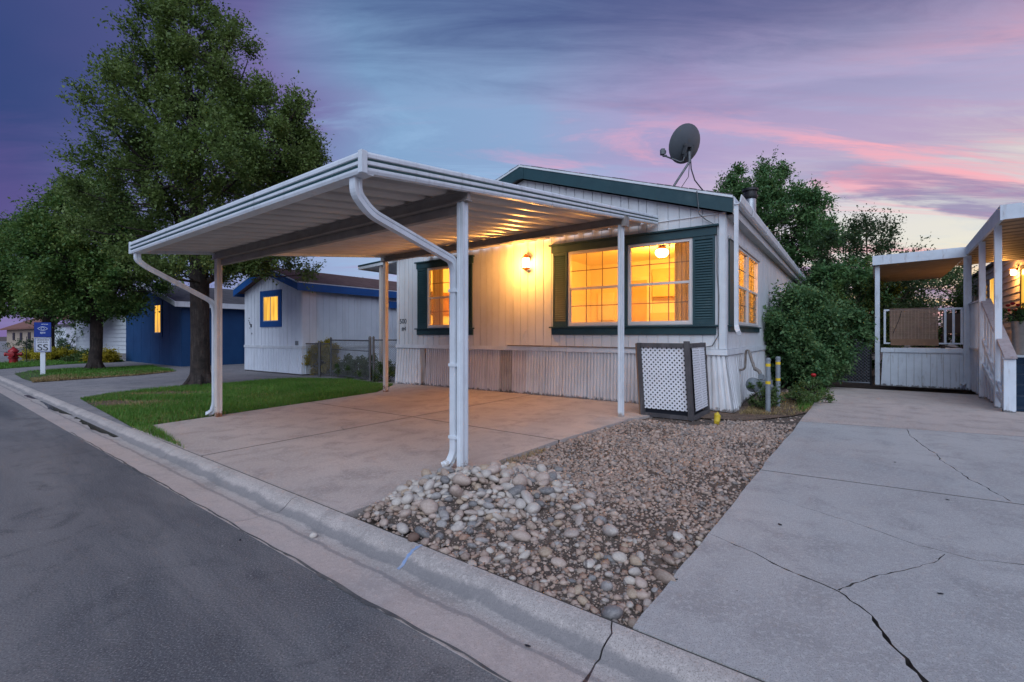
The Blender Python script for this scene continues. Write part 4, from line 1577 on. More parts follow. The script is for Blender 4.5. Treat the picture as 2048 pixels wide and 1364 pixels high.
def curtain(x0, x1, y, z0, z1, lab, waves=7):
    m_ = MB()
    n_ = 60
    vs = []
    for i in range(n_ + 1):
        t = i / n_
        d = .028 * math.sin(t * waves * 2 * math.pi) + .01 * math.sin(t * 31)
        vs += [(x0 + (x1 - x0) * t, y + d * .7, z1), (x0 + (x1 - x0) * t, y + d, z0)]
    m_.add(vs, [(2 * i, 2 * i + 2, 2 * i + 3, 2 * i + 1) for i in range(n_)])
    o = m_.build('curtain', MT['curtain'], None, smooth=True)
    o.location = HO
    o.rotation_euler = (0, 0, TH)
    return tag(o, lab, 'curtain')


curtain(-.92, -.42, .20, 1.3, 3.2, 'tan drape hanging inside the wide window near the corner', 6)
curtain(-7.25, -6.86, .20, 1.3, 3.2, 'pleated drape at the edge of the smaller front window', 5)
curtain(-6.62, -6.42, .22, 1.3, 3.2, 'narrow drape hanging in the middle of the smaller front window', 3)


m_ = MB()
vs = []
for i in range(81):
    d = .012 * math.sin(i * 1.9)
    vs += [(-.16 + d, .80 + 2.75 * i / 80, 2.30), (-.16 + d * 1.3, .80 + 2.75 * i / 80, 1.42)]
m_.add(vs, [(2 * i, 2 * i + 2, 2 * i + 3, 2 * i + 1) for i in range(80)])
o = m_.build('curtain', MT['sheer'], None, smooth=True)
o.location, o.rotation_euler = HO, (0, 0, TH)
tag(o, 'sheer cafe curtain across the lower half of the side window', 'curtain')


def lamp_at(name, p, watts, col, rad, parent):
    d = bpy.data.lights.new(name, 'POINT')
    d.energy = watts
    d.color = col
    d.shadow_soft_size = rad
    o = bpy.data.objects.new(name, d)
    link(o, parent)
    o.location = p
    return o


cl = empty('ceiling_lamp', to_world(HO, TH, -1.83, 2.26, 3.36), TH, 'glowing round ceiling lamp seen through the wide front window', 'ceiling lamp')
m_ = MB()
m_.lathe([(.03, -.235), (.09, -.22), (.14, -.17), (.155, -.12), (.14, -.07), (.09, -.04)], 18)
m_.build('glass_globe', MT['globe'], cl, smooth=True)
m_ = MB()
m_.lathe([(.10, -.04), (.10, .0), (.06, .035)], 18)
m_.build('ceiling_plate', MT['copper'], cl)
lamp_at('lamp_light', (0, 0, -.42), 135, (1.0, .38, .035), .10, cl)
cl = empty('ceiling_lamp', to_world(HO, TH, -6.4, 1.9, 3.36), TH, 'ceiling lamp in the room behind the smaller front window', 'ceiling lamp')
m_ = MB()
m_.lathe([(.03, -.20), (.12, -.15), (.14, -.09), (.10, -.03), (.10, .03)], 16)
m_.build('glass_globe', MT['globe'], cl, smooth=True)
lamp_at('lamp_light', (0, 0, -.38), 115, (1.0, .38, .035), .10, cl)

# house number and the loose cable on the wall


def text(name, body, size, parent, loc, rot, m, ext=.003):
    cu = bpy.data.curves.new(name, 'FONT')
    cu.body = body
    cu.size = size
    cu.extrude = ext
    cu.align_x = 'CENTER'
    cu.materials.append(m)
    tmp = bpy.data.objects.new(name, cu)
    COL.objects.link(tmp)
    me = bpy.data.meshes.new_from_object(tmp.evaluated_get(bpy.context.evaluated_depsgraph_get()))
    bpy.data.objects.remove(tmp)
    o = bpy.data.objects.new(name, me)
    link(o, parent)
    o.location = loc
    o.rotation_euler = rot
    return o


text('house_number', '500', .185, home, (-8.16, -.010, 1.625), (R_(90), 0, 0), MT['ink'])
text('house_number', '#4', .16, home, (-8.13, -.010, 1.43), (R_(90), 0, 0), MT['ink'])
cb_ = MB()
cb_.tube([(-4.12, -.03, 1.40), (-4.17, -.035, 1.33), (-4.18, -.03, 1.22), (-4.13, -.03, 1.13), (-4.05, -.03, 1.09), (-3.7, -.05, 1.088)], .007, 6)
cb_.build('cable', MT['trimwhite'], home, smooth=True)
cb_ = MB()
cb_.tube([(-.42, -.185, 3.83), (-.40, -.175, 3.60), (-.39, -.165, 3.42), (-.30, -.05, 3.33), (-.12, -.035, 3.20), (-.12, -.035, 2.4), (-.09, -.035, 2.0), (-.10, -.035, 1.30), (-.20, -.04, 1.12), (-.42, -.05, 1.075)], .009, 6)
cb_.build('cable', MT['dishm'], home, smooth=True)

# porch lamp
pl = empty('wall_lamp', to_world(HO, TH, -4.055, -.006, 2.90), TH, 'glowing copper lantern on the front wall between the windows', 'wall lamp')
m_ = MB()
m_.lathe([(.055, -.012), (.055, 0), (.045, .012)], 16, (0, -.012, .10), ax=(0, -1, 0))
m_.box(-.012, .012, -.10, -.02, .135, .155)
m_.tube([(0, -.02, .15), (0, -.07, .19), (0, -.11, .185)], .009, 6)
m_.build('bracket', MT['copper'], pl)
m_ = MB()
m_.lathe([(.10, .10), (.095, .112), (.06, .145), (.055, .16), (.03, .185), (.008, .20)], 14, (0, -.115, 0))
m_.build('lamp_hood', MT['copper'], pl, smooth=True)
m_ = MB()
m_.lathe([(.078, -.108), (.082, .098)], 14, (0, -.115, 0))
m_.build('lamp_glass', MT['bulb'], pl, smooth=True)
m_ = MB()
m_.lathe([(.03, -.165), (.05, -.145), (.09, -.125), (.09, -.109)], 14, (0, -.115, 0))
m_.build('lamp_base', MT['copper'], pl, smooth=True)
for k in range(4):
    t = math.pi / 4 + k * math.pi / 2
    m_ = MB()
    m_.beam((.088 * math.cos(t), -.115 + .088 * math.sin(t), -.11), (.088 * math.cos(t), -.115 + .088 * math.sin(t), .10), .008, .008)
    m_.build('cage_bar', MT['copper'], pl)
lamp_at('lamp_light', (0, -.42, -.02), 56, (1.0, .41, .08), .09, pl)

# ------------------------------------------------------------------ satellite dish on the roof
DC = Vector(((1371 - CX) / FPX * 9.75, 9.75, CAM_H + (HY - 288) / FPX * 9.75))
sat = empty('satellite_dish', DC, 0, 'grey satellite dish on a pipe mast above the roof edge', 'satellite dish')
ax = Vector((-.36, .80, .40)).normalized()
m_ = MB()
prof = [(r, .55 * r * r) for r in np.linspace(.02, .39, 9)]
prof2 = prof + [(r, .55 * r * r - .012) for r in np.linspace(.39, .02, 9)]
m_.lathe(prof2, 30, ax * -.05, ax=ax)
m_.build('reflector', MT['dish'], sat, smooth=True)
up = Vector((0, 0, 1)) - ax * ax.z
up.normalize()
lf = up.cross(ax) * -1
if lf.x > 0:
    lf = -lf
foot = -up * .30 - ax * .06 + lf * .02
m_ = MB()
m_.beam(-up * .20 - ax * .10 - lf * .10, -up * .02 - ax * .10 - lf * .10, .05, .07, up=tuple(ax))
m_.beam(-up * .20 - ax * .10 + lf * .06, -up * .02 - ax * .10 + lf * .06, .05, .07, up=tuple(ax))
m_.beam(-up * .02 - ax * .09 - lf * .14, -up * .02 - ax * .09 + lf * .10, .05, .06, up=tuple(ax))
m_.beam(-up * .20 - ax * .12 - lf * .08, -up * .20 - ax * .12 + lf * .06, .09, .10, up=tuple(ax))
m_.build('mount_bracket', MT['dishm'], sat, bevel=.006)
lnb = Vector((-.43, .10, -.165))
m_ = MB()
m_.tube([(-.02, -.05, -.24), (-.06, -.02, -.36), (-.12, .0, -.365), lnb + Vector((.06, 0, -.05))], .016, 8)
m_.build('feed_arm', MT['dishm'], sat, smooth=True)
m_ = MB()
m_.box(lnb.x - .05, lnb.x + .03, lnb.y - .05, lnb.y + .05, lnb.z - .02, lnb.z + .10)
m_.box(lnb.x + .03, lnb.x + .06, lnb.y - .03, lnb.y + .03, lnb.z + .0, lnb.z + .07)
m_.box(lnb.x - .01, lnb.x + .08, lnb.y - .02, lnb.y + .02, lnb.z - .06, lnb.z - .02)
m_.build('receiver', MT['dishm'], sat, bevel=.008)
# mast and stays stand on the roof slope
base = to_world(HO, TH, -1.10, .75)
bz = roof_z(-1.10) + .27
basel = Vector((base.x, base.y, bz)) - DC
m_ = MB()
m_.tube([(.04, -.10, -.20), (.045, -.10, -.36), (.045, -.10, -.42)], .032, 10)
m_.tube([(.045, -.10, -.40), basel + Vector((-.12, .1, 0))], .024, 8)
m_.build('mast', MT['dishm'], sat, smooth=True)
m_ = MB()
m_.tube([(.05, -.10, -.36), (.03, -.08, -.7), basel + Vector((.05, .12, .0))], .007, 6)
m_.tube([(.06, -.11, -.30), (.075, -.11, -.55), (.12, -.18, -.80), (.20, -.3, -1.0), (.24, -.5, -1.2)], .012, 6)
m_.build('cable', MT['blackmetal'], sat, smooth=True)
MB().box(basel.x - .20, basel.x - .02, basel.y + .02, basel.y + .2, basel.z - .02, basel.z + .03).build('foot_plate', MT['dishm'], sat)

# ------------------------------------------------------------------ carport
cpo = empty('carport', CO, TH, 'white metal carport with green striped gutter and sloping ribbed roof', 'carport')
QA, QF, QE, QB = (.125, -1.25), (-5.19, -1.135), (.125, 5.30), (-5.86, 5.30)


def quad_xy(s_, t_):
    """s_ 0 right .. 1 left, t_ 0 front .. 1 home"""
    fx = QA[0] + (QF[0] - QA[0]) * s_, QA[1] + (QF[1] - QA[1]) * s_
    bx = QE[0] + (QB[0] - QE[0]) * s_, QE[1] + (QB[1] - QE[1]) * s_
    return fx[0] + (bx[0] - fx[0]) * t_, fx[1] + (bx[1] - fx[1]) * t_


def plane_z(x, y):
    return 2.70 + .132 * y + .012 * x


NP = 18
for i in range(NP):
    vs, fs = [], []
    prof = [(0, .0), (.55, .0), (.60, .012), (.64, .045), (.70, .052), (.88, .052), (.94, .045), (.97, .012), (1.0, .0)]
    for t_ in (0.012, .5, 1.0):
        for p, dz in prof:
            x, y = quad_xy((i + p) / NP, t_)
            vs.append((x, y, plane_z(x, y) + dz))
    k = len(prof)
    for j in range(2):
        for q in range(k - 1):
            fs.append((j * k + q, j * k + q + 1, (j + 1) * k + q + 1, (j + 1) * k + q))
    o = MB().add(vs, fs).build('roof_panel', MT['pan'], cpo, smooth=True)
    sl = o.modifiers.new('sheet', 'SOLIDIFY')
    sl.thickness = .002
    sl.offset = 1


def lp(s_, t_, dz=0.):
    x, y = quad_xy(s_, t_)
    return Vector((x, y, plane_z(x, y) + dz))


def edge_rail(name, p, q, out, m_main=MT['white'], stripes=True, h0=-.035, h1=.122, deep=.10):
    """trough along a roof edge: ribs and stripes run its whole length"""
    o2 = Vector(out)
    rail = MB()
    hh = h1 - h0
    prof = [(0, 0), (.004, 0), (.012, .02), (.012, .035), (.006, .042), (.006, .060), (.014, .066), (.014, .088), (.006, .094), (.006, .112), (.014, .118), (.014, .142), (.008, hh), (-.02, hh), (-.02, hh - .02), (-deep, .055), (-deep, 0)]
    rail.sweep([o2 * a + Vector((0, 0, h0 + b)) for a, b in prof], p, q)
    ob = rail.build(name, m_main, cpo)
    if stripes:
        for a, b, dd in ((.0425, .0595, .0075), (.0945, .1115, .0075)):
            st = MB()
            st.sweep([o2 * .0055 + Vector((0, 0, h0 + a)), o2 * dd + Vector((0, 0, h0 + a)), o2 * dd + Vector((0, 0, h0 + b)), o2 * .0055 + Vector((0, 0, h0 + b))], p, q)
            st.build('stripe', MT['green'], ob)
    return ob


uf = Vector((QF[0] - QA[0], QF[1] - QA[1], 0)).normalized()
nf = Vector((-uf.y, uf.x, 0))
if nf.y > 0:
    nf = -nf
edge_rail('front_gutter', lp(0, 0), lp(1, 0), nf)
edge_rail('side_fascia', lp(0, 0.004), lp(0, 1), (1, 0, 0), deep=.05)
edge_rail('side_fascia', lp(1, 0.004), lp(1, .82), (-1, 0, 0), stripes=False, deep=.05)
a0 = lp(0, 0)
MB().box(a0.x - .022, a0.x + .024, a0.y - .024, a0.y + .03, a0.z - .040, a0.z + .128).build('corner_cap', MT['white'], cpo, bevel=.003)
a1 = lp(1, 0)
MB().box(a1.x - .024, a1.x + .012, a1.y - .022, a1.y + .03, a1.z - .040, a1.z + .128).build('corner_cap', MT['white'], cpo, bevel=.003)


def c_beam(name, x0, x1, y, ht, drop=0., lip=True):
    b = MB()
    z0, z1 = plane_z(x0, y) - .004 - drop, plane_z(x1, y) - .004 - drop
    for d0, d1, h0, h1 in (((-.035, .035, -ht, 0.),) if not lip else ((-.030, .012, -ht, 0.), (-.05, .050, -.012, -.0002), (-.05, .050, -ht - .012, -ht - .0002))):
        b.hexa([(x0, y + d0, z0 + h0), (x1, y + d0, z1 + h0), (x1, y + d1, z1 + h0), (x0, y + d1, z0 + h0),
                (x0, y + d0, z0 + h1), (x1, y + d0, z1 + h1), (x1, y + d1, z1 + h1), (x0, y + d1, z0 + h1)])
    return b.build(name, MT['beam'], cpo)


c_beam('front_beam', .09, -5.34, .0, .10)
c_beam('tie_beam', -.05, -5.22, .055, .085, drop=.125, lip=False)
c_beam('rear_beam', .16, -5.82, 3.76, .11)


def post(x, y, ztop, w, m, z0=0.):
    p = MB()
    h = w / 2
    # roll-formed square post with a groove down each face
    pr = [(-h, -h), (-h * .3, -h), (-h * .2, -h * .8), (h * .2, -h * .8), (h * .3, -h), (h, -h), (h, -h * .3), (h * .8, -h * .2), (h * .8, h * .2), (h, h * .3),
          (h, h), (h * .3, h), (h * .2, h * .8), (-h * .2, h * .8), (-h * .3, h), (-h, h), (-h, h * .3), (-h * .8, h * .2), (-h * .8, -h * .2), (-h, -h * .3)]
    p.prism([(x + a, y + b) for a, b in pr], z0, ztop)
    return p.build('post', m, cpo)


post(.0, .0, plane_z(0, 0) - .118, .078, MT['white'])
o = post(-5.195, .0, plane_z(-5.195, 0) - .118, .082, MT['post_rust'])
o['label'] = 'post with rusted foot at the lawn corner'
post(.05, 3.76, plane_z(.05, 3.76) - .125, .078, MT['white'])
post(-5.73, 3.80, plane_z(-5.73, 3.8) - .13, .085, MT['post_rust'])
MB().box(.09, .155, 3.68, 3.84, plane_z(.1, 3.76) - .16, plane_z(.1, 3.76) + .0).build('beam_bracket', MT['beam'], cpo)


def bend(pts, r=.10, n=5):
    """round the corners of a path"""
    pts = [Vector(p) for p in pts]
    out = [pts[0]]
    for i in range(1, len(pts) - 1):
        a, b, c = pts[i - 1], pts[i], pts[i + 1]
        d0, d1 = (a - b), (c - b)
        k = min(r, d0.length * .45, d1.length * .45)
        p0, p1 = b + d0.normalized() * k, b + d1.normalized() * k
        for j in range(n + 1):
            t = j / n
            out.append(p0 * (1 - t) ** 2 + b * 2 * t * (1 - t) + p1 * t * t)
    out.append(pts[-1])
    return out


FLUTE = [(1, 1), (.35, 1), (.25, .8), (-.25, .8), (-.35, 1), (-1, 1), (-1, .35), (-.8, .25), (-.8, -.25), (-1, -.35), (-1, -1), (-.35, -1), (-.25, -.8), (.25, -.8), (.35, -1), (1, -1)]
zg = lp(0, 0).z - .03
path = [(-.02, -1.20, zg), (-.02, -1.20, zg - .12), (-.03, -1.06, zg - .24), (-.088, -.05, 2.03), (-.088, -.018, 1.93), (-.088, -.018, .16), (-.12, -.05, .06), (-.17, -.09, .025)]
d_ = MB()
d_.tube(bend(path, .10), .034, 16, sec=FLUTE)
dn = d_.build('downspout', MT['white'], cpo, bevel=.0)
for z in (1.72, 1.0, .3):
    MB().box(-.131, -.035, -.062, .026, z, z + .03).build('strap', MT['white'], dn)
lpz = lp(1, 0).z - .03
path = [(-5.10, -1.09, lpz), (-5.10, -1.09, lpz - .10), (-5.12, -.98, lpz - .18), (-5.27, -.06, 1.84), (-5.275, -.02, 1.70), (-5.275, -.02, .20), (-5.30, -.05, .07), (-5.36, -.10, .03)]
d_ = MB()
d_.tube(bend(path, .10), .034, 16, sec=FLUTE)
d_.build('downspout', MT['white'], cpo)

# ------------------------------------------------------------------ awning over the far side door
aw = empty('porch_awning', HO, TH, 'small teal edged porch awning behind the carport at the far corner of the home', 'awning')
XA = -10.1
MB().hexa([(XA, .03, 3.28), (-8.41, .03, 3.36), (-8.41, 3.4, 3.36), (XA, 3.4, 3.28), (XA, .03, 3.30), (-8.41, .03, 3.38), (-8.41, 3.4, 3.38), (XA, 3.4, 3.30)]).build('awning_pan', MT['pan'], aw)
a = MB()
a.hexa([(XA - .03, .0, 3.25), (-8.41, .0, 3.33), (-8.41, .025, 3.33), (XA - .03, .025, 3.25), (XA - .03, .0, 3.33), (-8.41, .0, 3.41), (-8.41, .025, 3.41), (XA - .03, .025, 3.33)])
a.box(XA - .03, XA - .005, .03, 3.4, 3.25, 3.33)
a.build('awning_fascia', MT['white'], aw)
a = MB()
a.hexa([(XA - .035, -.005, 3.331), (-8.41, -.005, 3.411), (-8.41, .03, 3.411), (XA - .035, .03, 3.331), (XA - .035, -.005, 3.38), (-8.41, -.005, 3.46), (-8.41, .03, 3.46), (XA - .035, .03, 3.38)])
a.box(XA - .035, XA, .032, 3.4, 3.331, 3.38)
a.build('awning_trim', MT['teal'], aw)
MB().box(-9.25, -9.16, .06, .15, .0, 3.27).build('post', MT['post_rust'], aw)
# ------------------------------------------------------------------ lattice screen by the home's corner
LS = G(1276, 828)
lat = empty('lattice_screen', (LS.x, LS.y, -.02), TH, 'white lattice screen in a dark wooden frame at the corner of the home', 'screen')
LW, LD, LH = .80, .92, 1.20


def clip_strip(c, d, w, W_, H_):
    """a strip through c along d, width w, clipped to the rectangle"""
    pr = Vector((-d.y, d.x)) * w / 2
    poly = [c - d * 4 - pr, c + d * 4 - pr, c + d * 4 + pr, c - d * 4 + pr]
    for axis, lim, sg in ((0, 0, 1), (0, W_, -1), (1, 0, 1), (1, H_, -1)):
        out = []
        for i in range(len(poly)):
            a, b = poly[i - 1], poly[i]
            da, db = (a[axis] - lim) * sg, (b[axis] - lim) * sg
            if (da >= 0) != (db >= 0):
                out.append(a + (b - a) * (da / (da - db)))
            if db >= 0:
                out.append(b)
        poly = out
        if len(poly) < 3:
            return None
    return poly


def lattice(W_, H_, place, pitch=.0535, w=.029, th=.003):
    m_ = MB()
    for layer, d in enumerate((Vector((.7071, .7071)), Vector((-.7071, .7071)))):
        pr = Vector((-d.y, d.x))
        for k in range(-60, 60):
            poly = clip_strip(pr * k * pitch, d, w, W_, H_)
            if not poly or len(poly) < 3:
                continue
            n_ = len(poly)
            f0, f1 = (0, th) if layer == 0 else (th + .0003, 2 * th)
            vs = [place(p.x, p.y, f0) for p in poly] + [place(p.x, p.y, f1) for p in poly]
            m_.add(vs, [tuple(range(n_)), tuple(range(2 * n_ - 1, n_ - 1, -1))] + [(i, (i + 1) % n_, n_ + (i + 1) % n_, n_ + i) for i in range(n_)])
    return m_


e = .062
sk = .08           # the whole frame has racked a little sideways towards its foot


def shear(x, z):
    return x - sk * (z / LH - .5) * .9 + .02


lattice(LW - e * 1.6, LH - .20, lambda a, b, d: (shear(e + a, b + .13), .012 + d, b + .13)).build('lattice_panel', MT['lattice'], lat)['kind'] = 'stuff'
lattice(LD - .16, LH - .20, lambda a, b, d: (shear(LW + .05, b + .13) - d, .10 + a, b + .13), th=.0012).build('lattice_panel', MT['lattice'], lat)['kind'] = 'stuff'


def leaning(name, x0, x1, y0, y1, z0, z1, m):
    MB().hexa([(shear(x0, z0), y0, z0), (shear(x1, z0), y0, z0), (shear(x1, z0), y1, z0), (shear(x0, z0), y1, z0),
               (shear(x0, z1), y0, z1), (shear(x1, z1), y0, z1), (shear(x1, z1), y1, z1), (shear(x0, z1), y1, z1)]).build(name, m, lat, bevel=.003)


leaning('frame_post', 0, e, -.03, .05, 0, LH, MT['wood'])
leaning('frame_post', LW - .040, LW + .034, -.035, .06, 0, LH + .03, MT['wood'])
leaning('frame_post', LW - .02, LW + .06, LD - .06, LD + .02, .0, LH, MT['wood'])
leaning('frame_rail', e, LW - .045, -.02, .04, LH - .07, LH - .002, MT['wood'])
leaning('frame_rail', e, LW - .045, -.02, .04, .0, .06, MT['wood'])
leaning('frame_rail', LW - .005, LW + .055, .06, LD - .06, LH - .075, LH - .004, MT['wood'])
leaning('frame_rail', LW - .005, LW + .055, .06, LD - .06, .0, .06, MT['wood'])
leaning('edge_board', -.028, -.002, -.02, .05, 0, LH - .01, MT['woodraw'])
leaning('shade_panel', e * .4, LW - .05, .055, .075, .02, LH - .03, MT['nearblack'])  # added dark sheets standing in for the shade inside the screen
leaning('shade_panel', LW - .07, LW - .045, .08, LD - .05, .02, LH - .03, MT['nearblack'])

# ------------------------------------------------------------------ gas meter and its two guard posts


def bollard(px, py, h, lab):
    p = G(px, py)
    b = empty('bollard', (p.x, p.y, 0), 0, lab, 'bollard', 'grey guard posts beside the gas meter')
    m_ = MB()
    m_.lathe([(.039, -.03), (.039, h - .02), (.034, h - .004), (.015, h)], 16)
    m_.build('pipe', MT['meter'], b, smooth=True)
    m_ = MB()
    m_.lathe([(.041, h - .055), (.043, h - .045), (.043, h - .03), (.0415, h - .025)], 16)
    m_.build('cap_ring', MT['meter'], b, smooth=True)
    for z in (h - .15, h - .45):
        m_ = MB()
        m_.lathe([(.0405, z), (.0405, z + .05)], 16)
        m_.build('band', MT['yellow'], b, smooth=True)


bollard(1536, 823, .92, 'nearer grey pipe bollard with two yellow bands, in front of the gas meter')
bollard(1556, 812, .915, 'farther grey pipe bollard with yellow bands, toward the green bush')
gm_p = G(1518, 813)
gm = empty('gas_meter', (gm_p.x, gm_p.y, -.01), TH, 'grey gas meter with bent riser pipe beside the home wall', 'gas meter')
m_ = MB()
m_.lathe([(.11, -.10), (.125, -.085), (.125, .085), (.11, .10)], 18, (.10, .02, .36), ax=(0, 1, 0))
m_.box(-.005, .205, -.08, .12, .24, .50)
m_.build('meter_body', MT['meter'], gm, smooth=True, bevel=.0)
m_ = MB()
m_.lathe([(.135, -.02), (.135, .012), (.10, .03), (.05, .055), (.05, .09)], 18, (-.10, .0, .40), ax=(-.35, -1, .1))
m_.build('regulator', MT['meter'], gm, smooth=True)
m_ = MB()
m_.tube([(.04, -.05, .0), (.04, -.05, .30), (.04, -.05, .62)], .024, 10)
m_.tube([(.15, -.05, .48), (.15, -.05, .62), (.20, -.05, .62)], .024, 10)
m_.box(-.0, .08, -.085, -.015, .30, .35)
m_.box(.0, .09, -.09, -.01, .52, .60)
m_.box(.11, .20, -.09, -.01, .50, .59)
m_.build('pipe_fitting', MT['meter'], gm, bevel=.004)
m_ = MB()
m_.tube([(.04, -.05, .58), (.0, .0, .66), (-.08, .05, .70)], [.03, .034, .036], 10)
m_.tube([(-.08, .05, .70), (-.14, .10, .86), (-.17, .12, .97)], .026, 10)
m_.tube(bend([(-.17, .12, .95), (-.185, .13, 1.03), (-.24, .16, 1.03), (-.25, .17, .96), (-.26, .17, .70), (-.30, .17, .66), (-.52, .17, .64)], .04), .020, 8)
m_.build('riser', MT['pipe'], gm, smooth=True)
# crumpled yellow plastic in the mulch
yp = G(1434, 845)
m_ = MB()
rr = random.Random(8)
vs, n_ = [], 9
for j, (r, z) in enumerate(((.040, .0), (.052, .04), (.045, .09), (.050, .13), (.030, .165))):
    for k in range(n_):
        t = 2 * math.pi * k / n_
        q = r * rr.uniform(.72, 1.2)
        vs.append((q * math.cos(t), q * math.sin(t) * .7, z + rr.uniform(-.012, .012)))
fs = [(j * n_ + k, j * n_ + (k + 1) % n_, (j + 1) * n_ + (k + 1) % n_, (j + 1) * n_ + k) for j in range(4) for k in range(n_)]
m_.add(vs, fs + [tuple(range(n_)), tuple(4 * n_ + k for k in range(n_))])
o = m_.build('plastic_bag', MT['yellowbag'], None)
o.location = (yp.x, yp.y, -.02)
tag(o, 'small crumpled yellow plastic bag on the gravel near the lattice screen', 'bag')

# ------------------------------------------------------------------ chain link fence between the two homes


def chain(m_, p, q, z0, z1, pitch, r):
    """diamond wire between two posts"""
    p, q = Vector(p), Vector(q)
    d = (q - p)
    Ln = d.length
    d = d / Ln
    H_ = z1 - z0
    step = pitch
    k = -int(H_ / step) - 1
    nrm = Vector((-d.y, d.x, 0)) * r
    while k * step < Ln:
        for sg in (0, 1):
            a0, a1 = k * step, k * step + H_
            lo, hi = max(0., a0), min(Ln, a1)
            if hi - lo > .01:
                za, zb = z0 + (lo - a0), z0 + (hi - a0)
                if sg:
                    za, zb = z1 - (lo - a0), z1 - (hi - a0)
                A, B = p + d * lo, p + d * hi
                A, B = Vector((A.x, A.y, za)), Vector((B.x, B.y, zb))
                t = (B - A).normalized()
                u = t.cross(nrm).normalized() * r
                n2 = nrm if sg else -nrm
                m_.add([A + u + n2 * .5, A - u + n2 * .5, A + n2 * 1.6, B + u + n2 * .5, B - u + n2 * .5, B + n2 * 1.6], [(0, 3, 5, 2), (2, 5, 4, 1), (1, 4, 3, 0)])
        k += 1


fp = [G(604, 749), G(639, 753), G(662, 752), G(740, 764)]
fen = empty('chain_link_fence', (0, 0, 0), 0, 'grey chain link fence with gate between the two white homes', 'fence')
hs = [.0, .0, .0, .0]
end = to_world(HO, TH, -HW - .03, .15)
fp2 = [Vector((p.x, p.y, 0)) for p in fp]
fp2.append(fp2[3] + (end - fp2[3]).normalized() * .10)
fp2.append(Vector((end.x, end.y, 0)))
ht = [1.10, 1.08, 1.20, 1.24, 1.24, 1.22]
for i, p in enumerate(fp2[:5]):
    m_ = MB()
    r = .040 if i in (1, 3) else .030
    m_.tube([(p.x, p.y, -.1), (p.x, p.y, ht[i])], r, 10)
    m_.lathe([(r * 1.12, ht[i] - .02), (r * 1.12, ht[i] + .01), (r * .6, ht[i] + .035), (.004, ht[i] + .045)], 10, (p.x, p.y, 0))
    m_.build('fence_post', MT['fencepost'], fen, smooth=True)
for i in (0, 1, 2, 4):
    a, b = fp2[i], fp2[i + 1]
    zt = min(ht[i], ht[i + 1]) - .045
    m_ = MB()
    m_.tube([(a.x, a.y, zt), (b.x, b.y, zt)], .019, 8)
    if i == 2:
        m_.tube([(a.x, a.y, .08), (b.x, b.y, .08)], .016, 8)
        m_.tube([(a.x, a.y, .86), (b.x, b.y, .86)], .012, 8)
    m_.build('fence_rail', MT['fencepost'], fen, smooth=True)
    m_ = MB()
    chain(m_, a, b, .04, zt, .06, .0028)
    m_.build('wire_mesh', MT['wire'], fen)['kind'] = 'stuff'

# ------------------------------------------------------------------ neighbour: white home with blue trim
NO = Vector((-6.87, 15.55, 0))
nh = empty('neighbour_house', NO, TH, 'white neighbour house with bright blue trim and brown shingle roof', 'house')
NW, NL = 3.85, 14.0
NZ = 2.92


